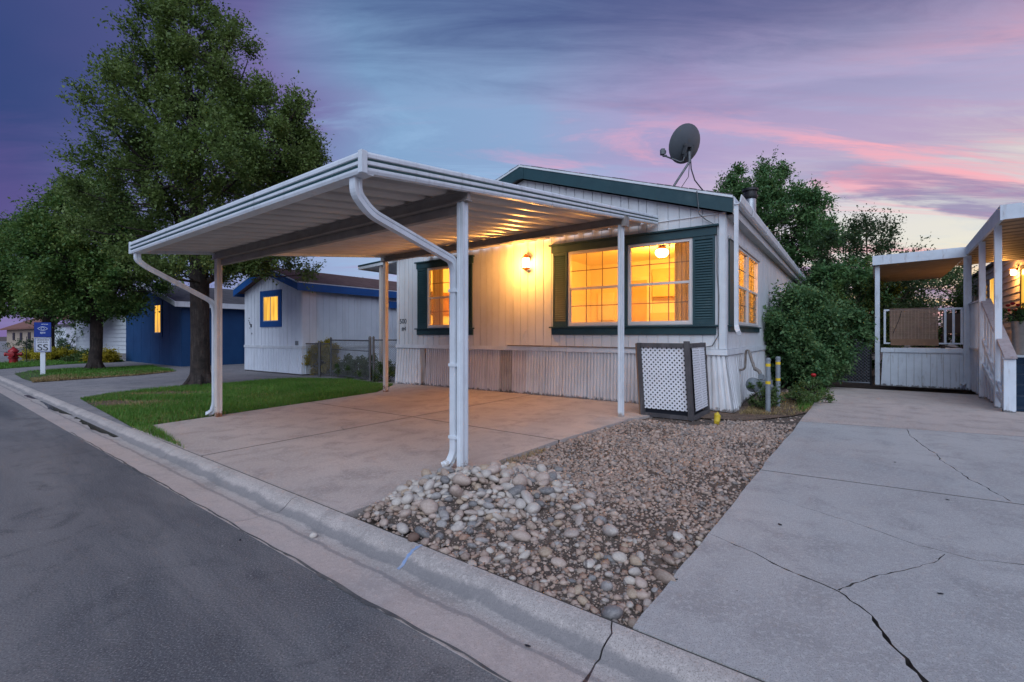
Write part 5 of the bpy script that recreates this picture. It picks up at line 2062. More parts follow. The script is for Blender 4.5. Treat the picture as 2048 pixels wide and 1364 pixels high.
def gable_house(root, W_, Lg, zt, rise, wall_m, roof_m, fas_m, board=.25, over=.45, side_over=.22, z0=0., fh=.20, holes=(), edge_m=None, mat_b=None):
    core_ = MB()
    core_.box(-W_ + .01, -.01, .012, Lg, z0, zt)
    n_ = 10
    for i in range(n_):
        a, b = -W_ + .01 + (W_ - .02) * i / n_, -W_ + .01 + (W_ - .02) * (i + 1) / n_
        f = lambda x: zt + rise * (1 - abs(x + W_ / 2) / (W_ / 2))
        core_.hexa([(a, .012, zt), (b, .012, zt), (b, .3, zt), (a, .3, zt), (a, .012, f(a)), (b, .012, f(b)), (b, .3, f(b)), (a, .3, f(a))])
    w = core_.build('wall', wall_m, root)
    x = -W_
    while x < -.02:
        x2 = min(x + board, 0)
        a, b = x + .010, x2 - .010
        f = lambda x: zt + rise * (1 - abs(x + W_ / 2) / (W_ / 2)) - .01
        MB().hexa([(a, -.012, z0), (b, -.012, z0), (b, .0115, z0), (a, .0115, z0), (a, -.012, f(a)), (b, -.012, f(b)), (b, .0115, f(b)), (a, .0115, f(a))]).build('board', mat_b or wall_m, w)
        x = x2
    y = .003
    while y < Lg - .02:
        y2 = min(y + board, Lg)
        MB().box(-.0095, .012, y + .010, y2 - .010, z0, zt).build('board', mat_b or wall_m, w)
        y = y2
    r = bpy.data.objects.new('roof', None)
    link(r, root)
    sl = rise / (W_ / 2)
    for sg in (0, 1):
        xe = side_over if sg == 0 else -W_ - side_over
        ze = zt - sl * side_over
        zr = zt + rise
        xm_ = -W_ / 2
        MB().hexa([(xe, -over, ze + .02), (xm_, -over, zr + .02), (xm_, Lg + .2, zr + .02), (xe, Lg + .2, ze + .02),
                   (xe, -over, ze + .16), (xm_, -over, zr + .16), (xm_, Lg + .2, zr + .16), (xe, Lg + .2, ze + .16)]).build('roof_slope', roof_m, r)
        # courses of shingles
        k = 14
        cs = MB()
        for i in range(k):
            f0, f1 = i / k, (i + 1) / k
            a, b = xe + (xm_ - xe) * f0, xe + (xm_ - xe) * f1
            za, zb = ze + (zr - ze) * f0 + .162, ze + (zr - ze) * f1 + .162
            cs.hexa([(a, -over, za), (b, -over, zb), (b, Lg + .2, zb), (a, Lg + .2, za), (a, -over, za + .016), (b, -over, zb + .004), (b, Lg + .2, zb + .004), (a, Lg + .2, za + .016)])
        cs.build('shingle_course', roof_m, r)['kind'] = 'stuff'
        MB().hexa([(xe, -over - .03, ze - fh + .12), (xm_, -over - .03, zr - fh + .12), (xm_, -over - .002, zr - fh + .12), (xe, -over - .002, ze - fh + .12),
                   (xe, -over - .03, ze + .15), (xm_, -over - .03, zr + .15), (xm_, -over - .002, zr + .15), (xe, -over - .002, ze + .15)]).build('rake_board', fas_m, r)
        MB().hexa([(xe, -over - .035, ze + .152), (xm_, -over - .035, zr + .152), (xm_, -over - .001, zr + .152), (xe, -over - .001, ze + .152),
                   (xe, -over - .035, ze + .185), (xm_, -over - .035, zr + .185), (xm_, -over - .001, zr + .185), (xe, -over - .001, ze + .185)]).build('drip_edge', edge_m or MT['trimwhite'], r)
        x0, x1 = (xe + .001, xe + .028) if sg == 0 else (xe - .028, xe - .001)
        MB().box(x0, x1, -over - .03, Lg + .2, ze - fh + .10, ze + .15).build('fascia', fas_m, r)
        MB().box(x0 - .004, x1 + .004, -over - .034, Lg + .2, ze + .152, ze + .182).build('drip_edge', edge_m or MT['trimwhite'], r)
    return r


gable_house(nh, NW, NL, NZ, .62, MT['whitewall'], MT['brownroof'], MT['bluefascia'], z0=.9, over=.28)
b_ = MB()
b_.box(-NW - .02, .02, -.03, -.004, .86, .95)
b_.box(.004, .03, -.03, NL, .86, .95)
b_.build('skirt_belt', MT['trimwhite'], nh)
sk_ = bpy.data.objects.new('skirting', None)
link(sk_, nh)
for front, ln in ((True, NW), (False, NL)):
    p0 = 0.
    while p0 < ln - .05:
        p1 = min(p0 + .77, ln)
        pr = []
        k = max(1, round((p1 - p0) / .11))
        for i in range(k):
            a, w = p0 + (p1 - p0) * i / k, (p1 - p0) / k
            pr += [(a, 0), (a + w * .62, 0), (a + w * .68, .03), (a + w * .94, .03)]
        pr.append((p1, 0))
        vs = []
        for z in (.86, .03):
            for a, d in pr:
                vs.append((-ln + a, -.012 + d, z) if front else (.012 - d, a, z))
        k = len(pr)
        MB().add(vs, [(i, i + 1, k + i + 1, k + i) for i in range(k - 1)]).build('skirt_panel', MT['whitewall'], sk_)
        p0 = p1
b_ = MB()
b_.box(-NW, 0, .0, .05, -.02, .03)
b_.box(-.05, 0.0, .051, NL, -.02, .03)
b_.build('sill_plate', MT['wood'], nh)


def lit_window(root, a0, a1, z0, z1, trim, tw=.10, front=True, mull=1):
    w = bpy.data.objects.new('window', None)
    link(w, root)

    def bx(mb, p, q, d0, d1, lo, hi):
        if front:
            mb.box(p, q, -d1, -d0, lo, hi)
        else:
            mb.box(d0, d1, p, q, lo, hi)
    m_ = MB()
    bx(m_, a0 - tw, a0, .0125, .045, z0 - tw, z1 + tw)
    bx(m_, a1, a1 + tw, .0125, .045, z0 - tw, z1 + tw)
    bx(m_, a0, a1, .0125, .045, z1, z1 + tw)
    bx(m_, a0, a1, .0125, .045, z0 - tw, z0)
    m_.build('frame', trim, w)
    m_ = MB()
    f = .03
    bx(m_, a0, a0 + f, .0135, .035, z0, z1)
    bx(m_, a1 - f, a1, .0135, .035, z0, z1)
    bx(m_, a0 + f, a1 - f, .0135, .035, z1 - f, z1)
    bx(m_, a0 + f, a1 - f, .0135, .035, z0, z0 + f)
    st = (a1 - a0) / (mull + 1)
    for i in range(mull):
        bx(m_, a0 + st * (i + 1) - .015, a0 + st * (i + 1) + .015, .0135, .032, z0 + f, z1 - f)
    m_.build('sash', MT['vinyl'], w)
    for i in range(mull + 1):
        m_ = MB()
        bx(m_, a0 + st * i + (f if i == 0 else .015), a0 + st * (i + 1) - (f if i == mull else .015), .014, .018, z0 + f, z1 - f)
        m_.build('pane', PAN_LIT, w)
    return w


lit_window(nh, -2.45, -1.42, 1.80, 2.68, MT['bluefascia'], .20)
# run-down lettering by the corner, a tap and a socket box
m_ = MB()
for i, (dx, dz, w, h) in enumerate(((0, 0, .05, .035), (-.03, -.09, .06, .03), (.03, -.16, .05, .05), (.05, -.22, .06, .05), (.12, -.32, .10, .12), (.05, -.36, .05, .03), (.20, -.58, .05, .06))):
    m_.box(-3.52 + dx, -3.52 + dx + w, -.018, -.0125, 1.92 + dz, 1.92 + dz + h)
m_.build('number_marks', MT['ink'], nh)
MB().box(-.34, -.20, -.05, -.002, .98, 1.12).build('meter_box', MT['meter'], nh)
for y, hh in ((6.0, .34), (8.3, .22)):
    m_ = MB()
    m_.lathe([(.20, -.02), (.14, .02), (.07, .03), (.07, hh), (.085, hh), (.085, hh + .05), (.02, hh + .06)], 12, (-.95, y, NZ + .45))
    m_.build('vent_pipe', MT['blackmetal'], nh, smooth=True)
MB().box(.10, .14, 3.5, 8, 2.36, 2.62).build('porch_fascia', MT['bluefascia'], nh)
MB().box(.002, .10, 3.5, 8, 2.58, 2.61).build('porch_roof', MT['bluefascia'], nh)

# ------------------------------------------------------------------ neighbour: blue house
BO = Vector((-13.9, 20.0, 0))
TB = math.atan2(-.60, .80)
bh = empty('neighbour_house', BO, TB, 'dark blue house with white eaves and one narrow lit window', 'house')
gable_house(bh, 7.5, 12.0, 2.62, .95, MT['bluewall'], MT['greyroof'], MT['trimwhite'], board=1.22, over=.35, side_over=.35, fh=.14, z0=-.01)
lit_window(bh, -3.18, -2.42, 1.42, 2.70, MT['bluewall'], .20, mull=1)
m_ = MB()
m_.box(-7.5, 0.0, -.022, -.0125, 1.02, 1.045)
m_.build('belt', MT['bluewall'], bh)

# ------------------------------------------------------------------ garage with lap siding, low beige house, white shed
gp_ = G(265, 717)
tg = math.atan2(-.42, .907)
ga = empty('garage', (gp_.x, gp_.y, 0), tg, 'pale garage with horizontal lap siding behind the young tree', 'garage')
m_ = MB()
m_.box(-5.9, .0, .02, 6, 0, 2.85)
w_ = m_.build('wall', MT['lapwhite'], ga)
for i in range(11):
    z = .28 + i * .232
    MB().hexa([(-5.95, -.045, z), (.0, -.045, z), (.0, .018, z), (-5.95, .018, z), (-5.95, -.004, z + .229), (.0, -.004, z + .229), (.0, .018, z + .229), (-5.95, .018, z + .229)]).build('siding_board', MT['lapwhite'], w_)
MB().box(-6.05, -5.95, -.03, .03, 0, 2.85).build('corner_board', MT['trimwhite'], ga)
MB().box(-6.0, .0, -.03, .018, 0, .27).build('plinth', MT['conc_far'], ga)
MB().hexa([(-6.2, -.3, 2.86), (.2, -.3, 2.86), (.2, 3, 3.9), (-6.2, 3, 3.9), (-6.2, -.3, 2.98), (.2, -.3, 2.98), (.2, 3, 4.02), (-6.2, 3, 4.02)]).build('roof', MT['greyroof'], ga)
lb = empty('low_house', (-47, 46, 0), -.66, 'long beige house with red roof far down the street', 'house')
m_ = MB()
m_.box(-14, 9, 0, 8, 0, 1.95)
m_.build('wall', MT['beige'], lb)
m_ = MB()
m_.hexa([(-14.4, -.5, 1.9), (9.4, -.5, 1.9), (9.4, 4, 4.0), (-14.4, 4, 4.0), (-14.4, -.5, 2.05), (9.4, -.5, 2.05), (9.4, 4, 4.15), (-14.4, 4, 4.15)])
m_.hexa([(-14.4, 8.5, 1.9), (9.4, 8.5, 1.9), (9.4, 4.01, 4.0), (-14.4, 4.01, 4.0), (-14.4, 8.5, 2.05), (9.4, 8.5, 2.05), (9.4, 4.01, 4.15), (-14.4, 4.01, 4.15)])
m_.build('roof', MT['redroof'], lb)
for i in range(3):
    MB().box(-9 + i * 5, -7.6 + i * 5, -.05, .02, .8, 1.6).build('window', MT['blackmetal'], lb)
wp = G(120, 702)
ws = empty('shed', (wp.x * 1.0, wp.y, 0), -.6, 'small white shed far behind the street trees', 'shed')
m_ = MB()
m_.box(-1.6, 1.6, 0, 3, 0, 2.05)
m_.build('wall', MT['lapwhite'], ws)
MB().hexa([(-1.8, -.2, 2.06), (1.8, -.2, 2.06), (1.8, 3.2, 2.5), (-1.8, 3.2, 2.5), (-1.8, -.2, 2.2), (1.8, -.2, 2.2), (1.8, 3.2, 2.64), (-1.8, 3.2, 2.64)]).build('roof', MT['greyroof'], ws)
MB().box(-.5, .5, -.03, -.001, 0, 1.9).build('door', MT['trimwhite'], ws)

# ------------------------------------------------------------------ sign post and hydrant
sp_ = G(86, 748)
sg = empty('street_sign', (sp_.x, sp_.y, 0), R_(40), 'blue and white speed sign on a white post in the lawn strip', 'sign')
m_ = MB()
m_.box(-.062, .062, -.062, .062, -.05, 1.45)
m_.build('post', MT['whitewall'], sg, bevel=.006)


def plate(name, z0, z1, m, w=.21):
    p = MB()
    p.box(-w, w, -.085, -.066, z0, z1)
    return p.build(name, m, sg, bevel=.012)


pb = plate('sign_plate', 1.245, 1.745, MT['signblue'])
pw_ = plate('sign_plate', .74, 1.235, MT['signwhite'])
text('lettering', 'SS', .30, pw_, (0, -.0875, .80), (R_(90), 0, 0), MT['ink'], .002)
m_ = MB()
for z, xs in ((1.135, (-.14, -.105, -.065, -.03, .01, .05, .085, .12)), (1.06, (-.12, -.075, -.035, .01, .05, .09))):
    for i, x in enumerate(xs):
        m_.box(x, x + .026, -.0882, -.0856, z, z + .016 + .010 * (i % 2))
        m_.box(x, x + .010, -.0884, -.0858, z + .003, z + .042)
m_.build('lettering', MT['ink'], pw_)
m_ = MB()
m_.box(-.19, -.175, -.0868, -.0855, .76, 1.215)
m_.box(.175, .19, -.0868, -.0855, .76, 1.215)
m_.box(-.175, .175, -.0868, -.0855, .76, .772)
m_.box(-.175, .175, -.0868, -.0855, 1.203, 1.215)
m_.build('border_line', MT['signblue'], pw_)
m_ = MB()
ez = 1.53
for sgn in (1, -1):
    pts = [(-.12 + .24 * i / 12, -.0885, ez + sgn * .065 * math.sin(math.pi * i / 12)) for i in range(13)]
    m_.tube(pts, .008, 5)
m_.tube([(.042 * math.cos(t), -.0885, ez + .042 * math.sin(t)) for t in np.linspace(0, 2 * math.pi, 15)], .009, 5)
for i, x in enumerate((-.06, -.03, .0, .04)):
    m_.box(x, x + .02, -.0882, -.0856, 1.365 - .012 * (i == 1), 1.42)
for i, x in enumerate((-.03, .0, .035, .07, .10)):
    m_.box(x, x + .022, -.0882, -.0856, 1.665, 1.69)
m_.build('eye_emblem', MT['signprint'], pb)
hp = G(27, 727)
hy_ = empty('fire_hydrant', (hp.x, hp.y, 0), .5, 'red fire hydrant at the edge of the far lawn', 'hydrant')
m_ = MB()
m_.lathe([(.20, -.05), (.20, .04), (.15, .06), (.15, .22), (.19, .24), (.19, .29), (.15, .31), (.15, .52), (.19, .54), (.19, .59), (.15, .64), (.09, .70), (.04, .73), (.04, .79)], 16)
m_.build('barrel', MT['red'], hy_, smooth=True)
for axv, r in (((1, 0, 0), .07), ((-1, 0, 0), .07), ((0, -1, 0), .095)):
    m_ = MB()
    m_.lathe([(r, .10), (r, .24), (r * 1.25, .245), (r * 1.25, .30), (r * .5, .31)], 10, (0, 0, .43), ax=axv)
    m_.build('outlet_cap', MT['red'], hy_, smooth=True)
m_ = MB()
m_.tube([(.1, .5, 0), (.1, .5, 1.25)], .014, 6)
o = m_.build('marker_rod', MT['ink'], None)
o.location = (hp.x, hp.y, 0)
tag(o, 'thin dark marker rod standing behind the hydrant', 'rod')

# ------------------------------------------------------------------ deck and house on the other side of the drive
rh = empty('deck_house', RO, TR, 'beige lap sided house with lit porch beyond the white deck', 'house')
WX = 1.32
m_ = MB()
m_.box(WX + .02, WX + 4.5, -2.5, 16.0, .0, 3.62)
w_ = m_.build('wall', MT['lapbeige'], rh)
for i in range(15):
    z = .80 + i * .188
    MB().hexa([(WX - .034, -2.5, z), (WX + .018, -2.5, z), (WX + .018, 16, z), (WX - .034, 16, z), (WX - .004, -2.5, z + .186), (WX + .018, -2.5, z + .186), (WX + .018, 16, z + .186), (WX - .004, 16, z + .186)]).build('siding_board', MT['lapbeige'], w_)
MB().box(WX - .10, WX + 4.8, -2.6, 16.2, 3.625, 3.70).build('roof', MT['greyroof'], rh)


def lit_side(root, x, y0, y1, z0, z1, tw, m):
    w = bpy.data.objects.new('window', None)
    link(w, root)
    m_ = MB()
    m_.box(x - .06, x - .035, y0 - tw, y0, z0 - tw, z1 + tw)
    m_.box(x - .06, x - .035, y1, y1 + tw, z0 - tw, z1 + tw)
    m_.box(x - .06, x - .035, y0, y1, z1, z1 + tw)
    m_.box(x - .06, x - .035, y0, y1, z0 - tw, z0)
    m_.build('frame', m, w)
    MB().box(x - .045, x - .036, y0, y1, z0, z1).build('pane', PAN_LIT, w)


lit_side(rh, WX, 6.2, 7.0, 1.9, 3.18, .08, MT['trimwhite'])
lit_side(rh, WX, 7.9, 8.25, 1.9, 3.12, .08, MT['trimwhite'])
lit_side(rh, WX, 1.75, 2.62, .98, 3.05, .10, MT['wood'])
for y0, y1 in ((10.2, 10.8), (11.6, 12.2)):
    w = MB()
    w.box(WX - .06, WX - .035, y0, y1, 1.9, 3.1)
    w.build('window', MT['trimwhite'], rh)
pl2 = empty('wall_lamp', to_world(RO, TR, WX - .02, 3.15, 3.02), TR, 'small glowing porch lamp on the beige siding beside the door', 'wall lamp')
m_ = MB()
m_.box(-.05, .0, -.06, .06, .06, .10)
m_.box(-.16, -.0, -.07, .07, .10, .125)
m_.build('lamp_hood', MT['copper'], pl2)
m_ = MB()
m_.lathe([(.05, -.06), (.065, .0), (.06, .095)], 10, (-.085, 0, 0))
m_.build('lamp_glass', MT['bulb'], pl2, smooth=True)
lamp_at('lamp_light', (-.30, 0, -.02), 34, (1.0, .42, .09), .07, pl2)

dk = empty('deck', RO, TR, 'white painted deck with railing and stairs on the far side of the drive', 'deck')
DZ = .90
DM = MT['deckpaint']
MB().box(-1.62, WX - .03, .03, 5.0, DZ - .06, DZ).build('deck_floor', DM, dk)
MB().box(.06, WX - .03, -1.75, .028, DZ - .06, DZ).build('deck_floor', DM, dk)
# front skirting of the short end
x = -1.64
rr = random.Random(15)
while x < -.08:
    x2 = min(x + rr.choice((.16, .12, .15)), -.06)
    ln = .10 if x < -1.6 else 0
    MB().hexa([(x + .002 - ln * .4, .0 + rr.uniform(-.004, .004), .0), (x2 - .003, .0, .0), (x2 - .003, .018, .0), (x + .002 - ln * .4, .018, .0),
               (x + .002, .0, .865), (x2 - .003, .0, .865), (x2 - .003, .018, .865), (x + .002, .018, .865)]).build('skirt_board', DM, dk)
    x = x2
MB().box(-1.68, -.05, -.028, .026, .868, .985).build('deck_trim', DM, dk, bevel=.004)
# railing of the short end
MB().box(-1.62, -.05, .03, .07, 1.93, 1.975).build('top_rail', DM, dk)
MB().box(-1.62, -.05, .03, .07, 1.085, 1.12).build('bottom_rail', DM, dk)
for x in (-1.62, -.46, -.31, -.165):
    MB().box(x, x + .045, .034, .066, 1.121, 1.929).build('baluster', DM, dk)
# bamboo blind thrown over the rail
bb = empty('bamboo_blind', RO, TR, 'brown bamboo roll blind hanging over the deck railing', 'blind')
bx0, bx1 = -1.50, -.57
k = 26
for i in range(k):
    z0 = 1.175 + .79 * i / k
    z1 = 1.175 + .79 * (i + 1) / k - .004
    sag = .012 * math.sin(i * .6)
    MB().box(bx0, bx1, -.012 - sag * .3, .0 - sag * .3, z0, z1).build('slat', MT['bamboo'], bb)
MB().box(bx0 + .02, bx1 + .012, -.02, -.014, 1.05, 1.21).build('valance', MT['bambooedge'], bb)
MB().box(bx0, bx1, -.014, .10, 1.978, 1.99).build('fold', MT['bamboo'], bb)
m_ = MB()
for i in range(14):
    x = bx0 + .03 + (bx1 - bx0 - .06) * i / 13
    m_.box(x, x + .005, -.0185, -.0155, 1.20, 1.97)
m_.build('cord', MT['cord'], bb)
m_ = MB()
m_.tube([(bx0 + .24, -.022, 1.93), (bx0 + .18, -.024, 1.68), (bx0 + .07, -.022, 1.36)], .006, 5)
m_.build('pull_cord', MT['nearblack'], bb)
# chairs and screen on the deck, dim behind the balusters
m_ = MB()
m_.box(-.42, -.05, .45, .50, 1.35, 1.85)
m_.box(-.45, -.40, .44, .50, .9, 1.87)
m_.box(-.06, -.01, .44, .50, .9, 1.87)
m_.box(-.45, -.01, .50, .95, 1.28, 1.33)
m_.box(-.45, -.41, .91, .95, .9, 1.28)
m_.box(-.05, -.01, .91, .95, .9, 1.28)
o = m_.build('patio_chair', mat('sling_brown', (.085, .06, .05), None, 5, .7), None)
o.location, o.rotation_euler = RO, (0, 0, TR)
tag(o, 'brown sling patio chair on the deck behind the balusters', 'chair')
# long side of the deck: tall boards, rail, then the stair rail running down towards the camera
y = -.02
while y > -1.74:
    y2 = max(y - .145, -1.76)
    jx = .03 * (round(-y / .145) % 2)
    MB().box(-.012 + jx, .012 + jx, y2 + .014 - jx * .6, y + jx * .6, .0 + rr.uniform(0, .03), DZ + .08).build('skirt_board', DM, dk)
    y = y2
MB().box(-.03, .05, -1.78, -.0, DZ + .085, DZ + .12).build('bottom_rail', DM, dk)
MB().box(-.04, .06, -1.80, .0, 2.03, 2.065).build('top_rail', DM, dk)
y = -.08
while y > -1.74:
    MB().box(-.010, .014, y - .075, y, DZ + .122, 2.028).build('baluster', DM, dk)
    y -= .155
y = -1.80
while y > -3.95:
    t = (-1.80 - y) / 2.2
    zt = 2.0 - 1.08 * t
    jx = .035 * (round(-y / .162) % 2)
    MB().box(-.012 + jx, .012 + jx, y - .125, y - .022, .0 + rr.uniform(0, .05), zt).build('stair_board', DM, dk)
    y -= .162
cap = MB()
cap.hexa([(-.05, -1.78, 2.03), (.11, -1.78, 2.03), (.11, -4.16, .905), (-.05, -4.16, .905), (-.05, -1.78, 2.07), (.11, -1.78, 2.07), (.11, -4.16, .945), (-.05, -4.16, .945)])
cap.build('stair_cap', MT['capwood'], dk, bevel=.004)
for z0, z1 in ((1.20, .22), (.70, .10)):
    MB().beam((-.035, -2.0, z0), (-.035, -3.9, z1 + .05), .035, .09).build('stair_brace', DM, dk)
MB().box(-.05, .10, -4.12, -3.98, .0, .90).build('newel', DM, dk, bevel=.006)
for i in range(5):
    y1 = -1.80 - i * .42
    z = DZ - .17 * (i + 1)
    if z < .04:
        break
    MB().box(.11, WX - .05, y1 - .44, y1, z - .04, z).build('tread', MT['carpet'], dk)
    MB().box(.11, WX - .05, y1 - .020, y1 - .001, z + .001, z + .13).build('riser', MT['carpet'], dk)
for y, zt in ((-.02, 3.20), (-1.85, 3.24), (-3.48, 3.28)):
    MB().box(-.075, .02, y - .045, y + .045, .0 if y > -3 else .0, zt).build('post', DM, dk, bevel=.004)
MB().box(-1.80, -1.70, .0, .09, .0, 3.14).build('post', DM, dk, bevel=.004)
m_ = MB()
m_.tube([(-.10, -.07, 3.2), (-.10, -.07, .16), (-.16, -.12, .12)], 1, 4, sq=(.03, .025))
m_.build('downspout', DM, dk)

da = empty('deck_awning', RO, TR, 'white edged flat awning over the far deck with brown underside', 'awning')
MB().hexa([(-1.82, -.10, 3.13), (-.09, -.10, 3.17), (-.09, 5.2, 3.17), (-1.82, 5.2, 3.13), (-1.82, -.10, 3.16), (-.09, -.10, 3.20), (-.09, 5.2, 3.20), (-1.82, 5.2, 3.16)]).build('awning_panel', MT['underwood'], da)
fm = MB()
fm.hexa([(-1.85, -.14, 3.12), (-.08, -.14, 3.165), (-.08, -.105, 3.165), (-1.85, -.105, 3.12), (-1.85, -.14, 3.36), (-.08, -.14, 3.40), (-.08, -.105, 3.40), (-1.85, -.105, 3.36)])
fm.box(-1.85, -1.822, -.104, 5.2, 3.12, 3.36)
fm.build('awning_fascia', MT['deckpaint'], da)
n_ = 16
for i in range(n_):
    y1 = 2.2 - i * .39
    y0 = y1 - .39
    pr = [(y0, 0), (y0 + .26, 0), (y0 + .28, .035), (y0 + .37, .035), (y1, 0)]
    vs = [(-.03, a, 3.24 + .012 * -a + b) for a, b in pr] + [(WX + .1, a, 3.30 + .012 * -a + b) for a, b in pr]
    MB().add(vs, [(j, j + 1, 6 + j, 5 + j) for j in range(4)]).build('awning_panel', MT['underwood'], da)
fm = MB()
fm.hexa([(-.085, -4.08, 3.27), (-.045, -4.08, 3.27), (-.045, -.13, 3.20), (-.085, -.13, 3.20), (-.085, -4.08, 3.53), (-.045, -4.08, 3.53), (-.045, -.13, 3.41), (-.085, -.13, 3.41)])
fm.box(-.044, WX + 1.2, -4.08, -4.045, 3.28, 3.53)
fm.build('awning_fascia', MT['deckpaint'], da)
# gate of black slats and wire beside the deck
gtp = to_world(RO, TR, -1.86, .05)
gat = empty('chain_link_gate', gtp, TR, 'dark slatted chain link gate between the bush and the deck', 'gate')
for x in (-1.0, -.03):
    m_ = MB()
    m_.tube([(x, 0, 0), (x, 0, 1.22)], .025, 8)
    m_.build('gate_post', MT['blackslat'], gat, smooth=True)
m_ = MB()
m_.tube([(-1.0, 0, 1.18), (-.03, 0, 1.18)], .02, 8)
m_.tube([(-1.0, 0, .05), (-.03, 0, .05)], .02, 8)
m_.build('gate_rail', MT['wirep'], gat, smooth=True)
m_ = MB()
chain(m_, (-1.0, -.012, 0), (-.03, -.012, 0), .05, 1.18, .08, .0045)
m_.build('wire_mesh', MT['wirep'], gat)['kind'] = 'stuff'
for i in range(15):
    if i in (2, 5):
        continue
    x = -.97 + i * .063
    MB().box(x, x + .052, .0, .008, .06, 1.15).build('slat', MT['blackslat'], gat)
# ------------------------------------------------------------------ trees and shrubs


def leaves(name, C, D, Ln, m_twig, leaf, mat_, parent, seed, spread=.10, wide=.30):
    """C twig starts (k,3), D twig directions (k,3), Ln lengths: leaves set along each twig"""
    r = np.random.default_rng(seed)
    k = len(C)
    t = (np.arange(m_twig) + .5)[None] / m_twig + r.uniform(-.04, .04, (k, m_twig))
    P = C[:, None] + D[:, None] * (t * Ln[:, None])[:, :, None] + np.clip(r.normal(0, 1, (k, m_twig, 3)), -1.4, 1.4) * (spread * (.35 + .65 * t))[:, :, None]
    P = P.reshape(-1, 3)
    n = len(P)
    a = np.repeat(D, m_twig, 0) * .7 + r.normal(0, .75, (n, 3)) + np.array([0, 0, -.12])
    a /= np.linalg.norm(a, axis=1, keepdims=True)
    b = r.normal(0, .8, (n, 3)) + np.array([0, -.5, 1.5])
    s = np.cross(a, b)
    s /= np.linalg.norm(s, axis=1, keepdims=True) + 1e-9
    nn = np.cross(s, a)
    L_ = leaf * r.uniform(.6, 1.3, n)[:, None]
    cup = nn * L_ * .10
    V = np.concatenate([P, P + a * L_ * .45 + s * L_ * wide + cup, P + a * L_, P + a * L_ * .45 - s * L_ * wide + cup])
    i = np.arange(n)
    F = np.stack([i, i + n, i + 2 * n, i + 3 * n], 1)
    return npmesh(name, V, F, mat_, parent)


def clumps_to_leaves(name, clumps, per, m_twig, leaf, mat_, parent, seed, up=.35, spread=.08, axis=(0, 0)):
    r = np.random.default_rng(seed)
    C = np.array([c[:3] for c in clumps])
    Rr = np.array([c[3] for c in clumps])
    k = len(C)
    D = r.normal(0, 1, (k, per, 3))
    out = C - np.array([axis[0], axis[1], 0])
    out[:, 2] *= .15
    out /= np.linalg.norm(out, axis=1, keepdims=True) + 1e-6
    D += out[:, None] * .75
    D[:, :, 2] += up
    D /= np.linalg.norm(D, axis=2, keepdims=True)
    Ln = Rr[:, None] * r.uniform(.55, 1.25, (k, per))
    S = C[:, None] - D * (Rr[:, None] * .15)[:, :, None] + np.clip(r.normal(0, .22, (k, per, 3)), -.4, .4) * Rr[:, None, None]
    return leaves(name, S.reshape(-1, 3), D.reshape(-1, 3), Ln.reshape(-1), m_twig, leaf, mat_, parent, seed + 1, spread)


def crown_points(profile, n, seed, squash=1., shift=lambda z: (0, 0), rough=.22, shell=.35, rmin=.45, rmax=.75, keep=None, gap_=.62):
    """clump centres in a body of revolution given as (z, radius) pairs"""
    r = random.Random(seed)
    zs = [p[0] for p in profile]
    out = []
    tries = 0
    wmax = max(p[1] for p in profile)
    while len(out) < n and tries < n * 60:
        tries += 1
        z = r.uniform(zs[0], zs[-1])
        R0 = np.interp(z, zs, [p[1] for p in profile])
        if r.random() > (R0 / wmax) ** 1.2 + .08:
            continue
        t = r.uniform(0, 2 * math.pi)
        lump = 1 + rough * math.sin(3 * t + z * 1.7 + seed) * .6 + rough * math.sin(5 * t - z * 2.3) * .5
        q = (shell + (1 - shell) * r.random() ** .55)
        rad = max(.05, R0 * q * lump)
        sx, sy = shift(z)
        p = (rad * math.cos(t) + sx, rad * math.sin(t) * squash + sy, z)
        if keep and not keep(p):
            continue
        # keep clumps apart, so the crown has holes
        if any((p[0] - o[0]) ** 2 + (p[1] - o[1]) ** 2 + (p[2] - o[2]) ** 2 < (gap_ * rmin) ** 2 for o in out):
            continue
        out.append(p + (r.uniform(rmin, rmax) * (.75 + .25 * R0 / wmax),))
    return out


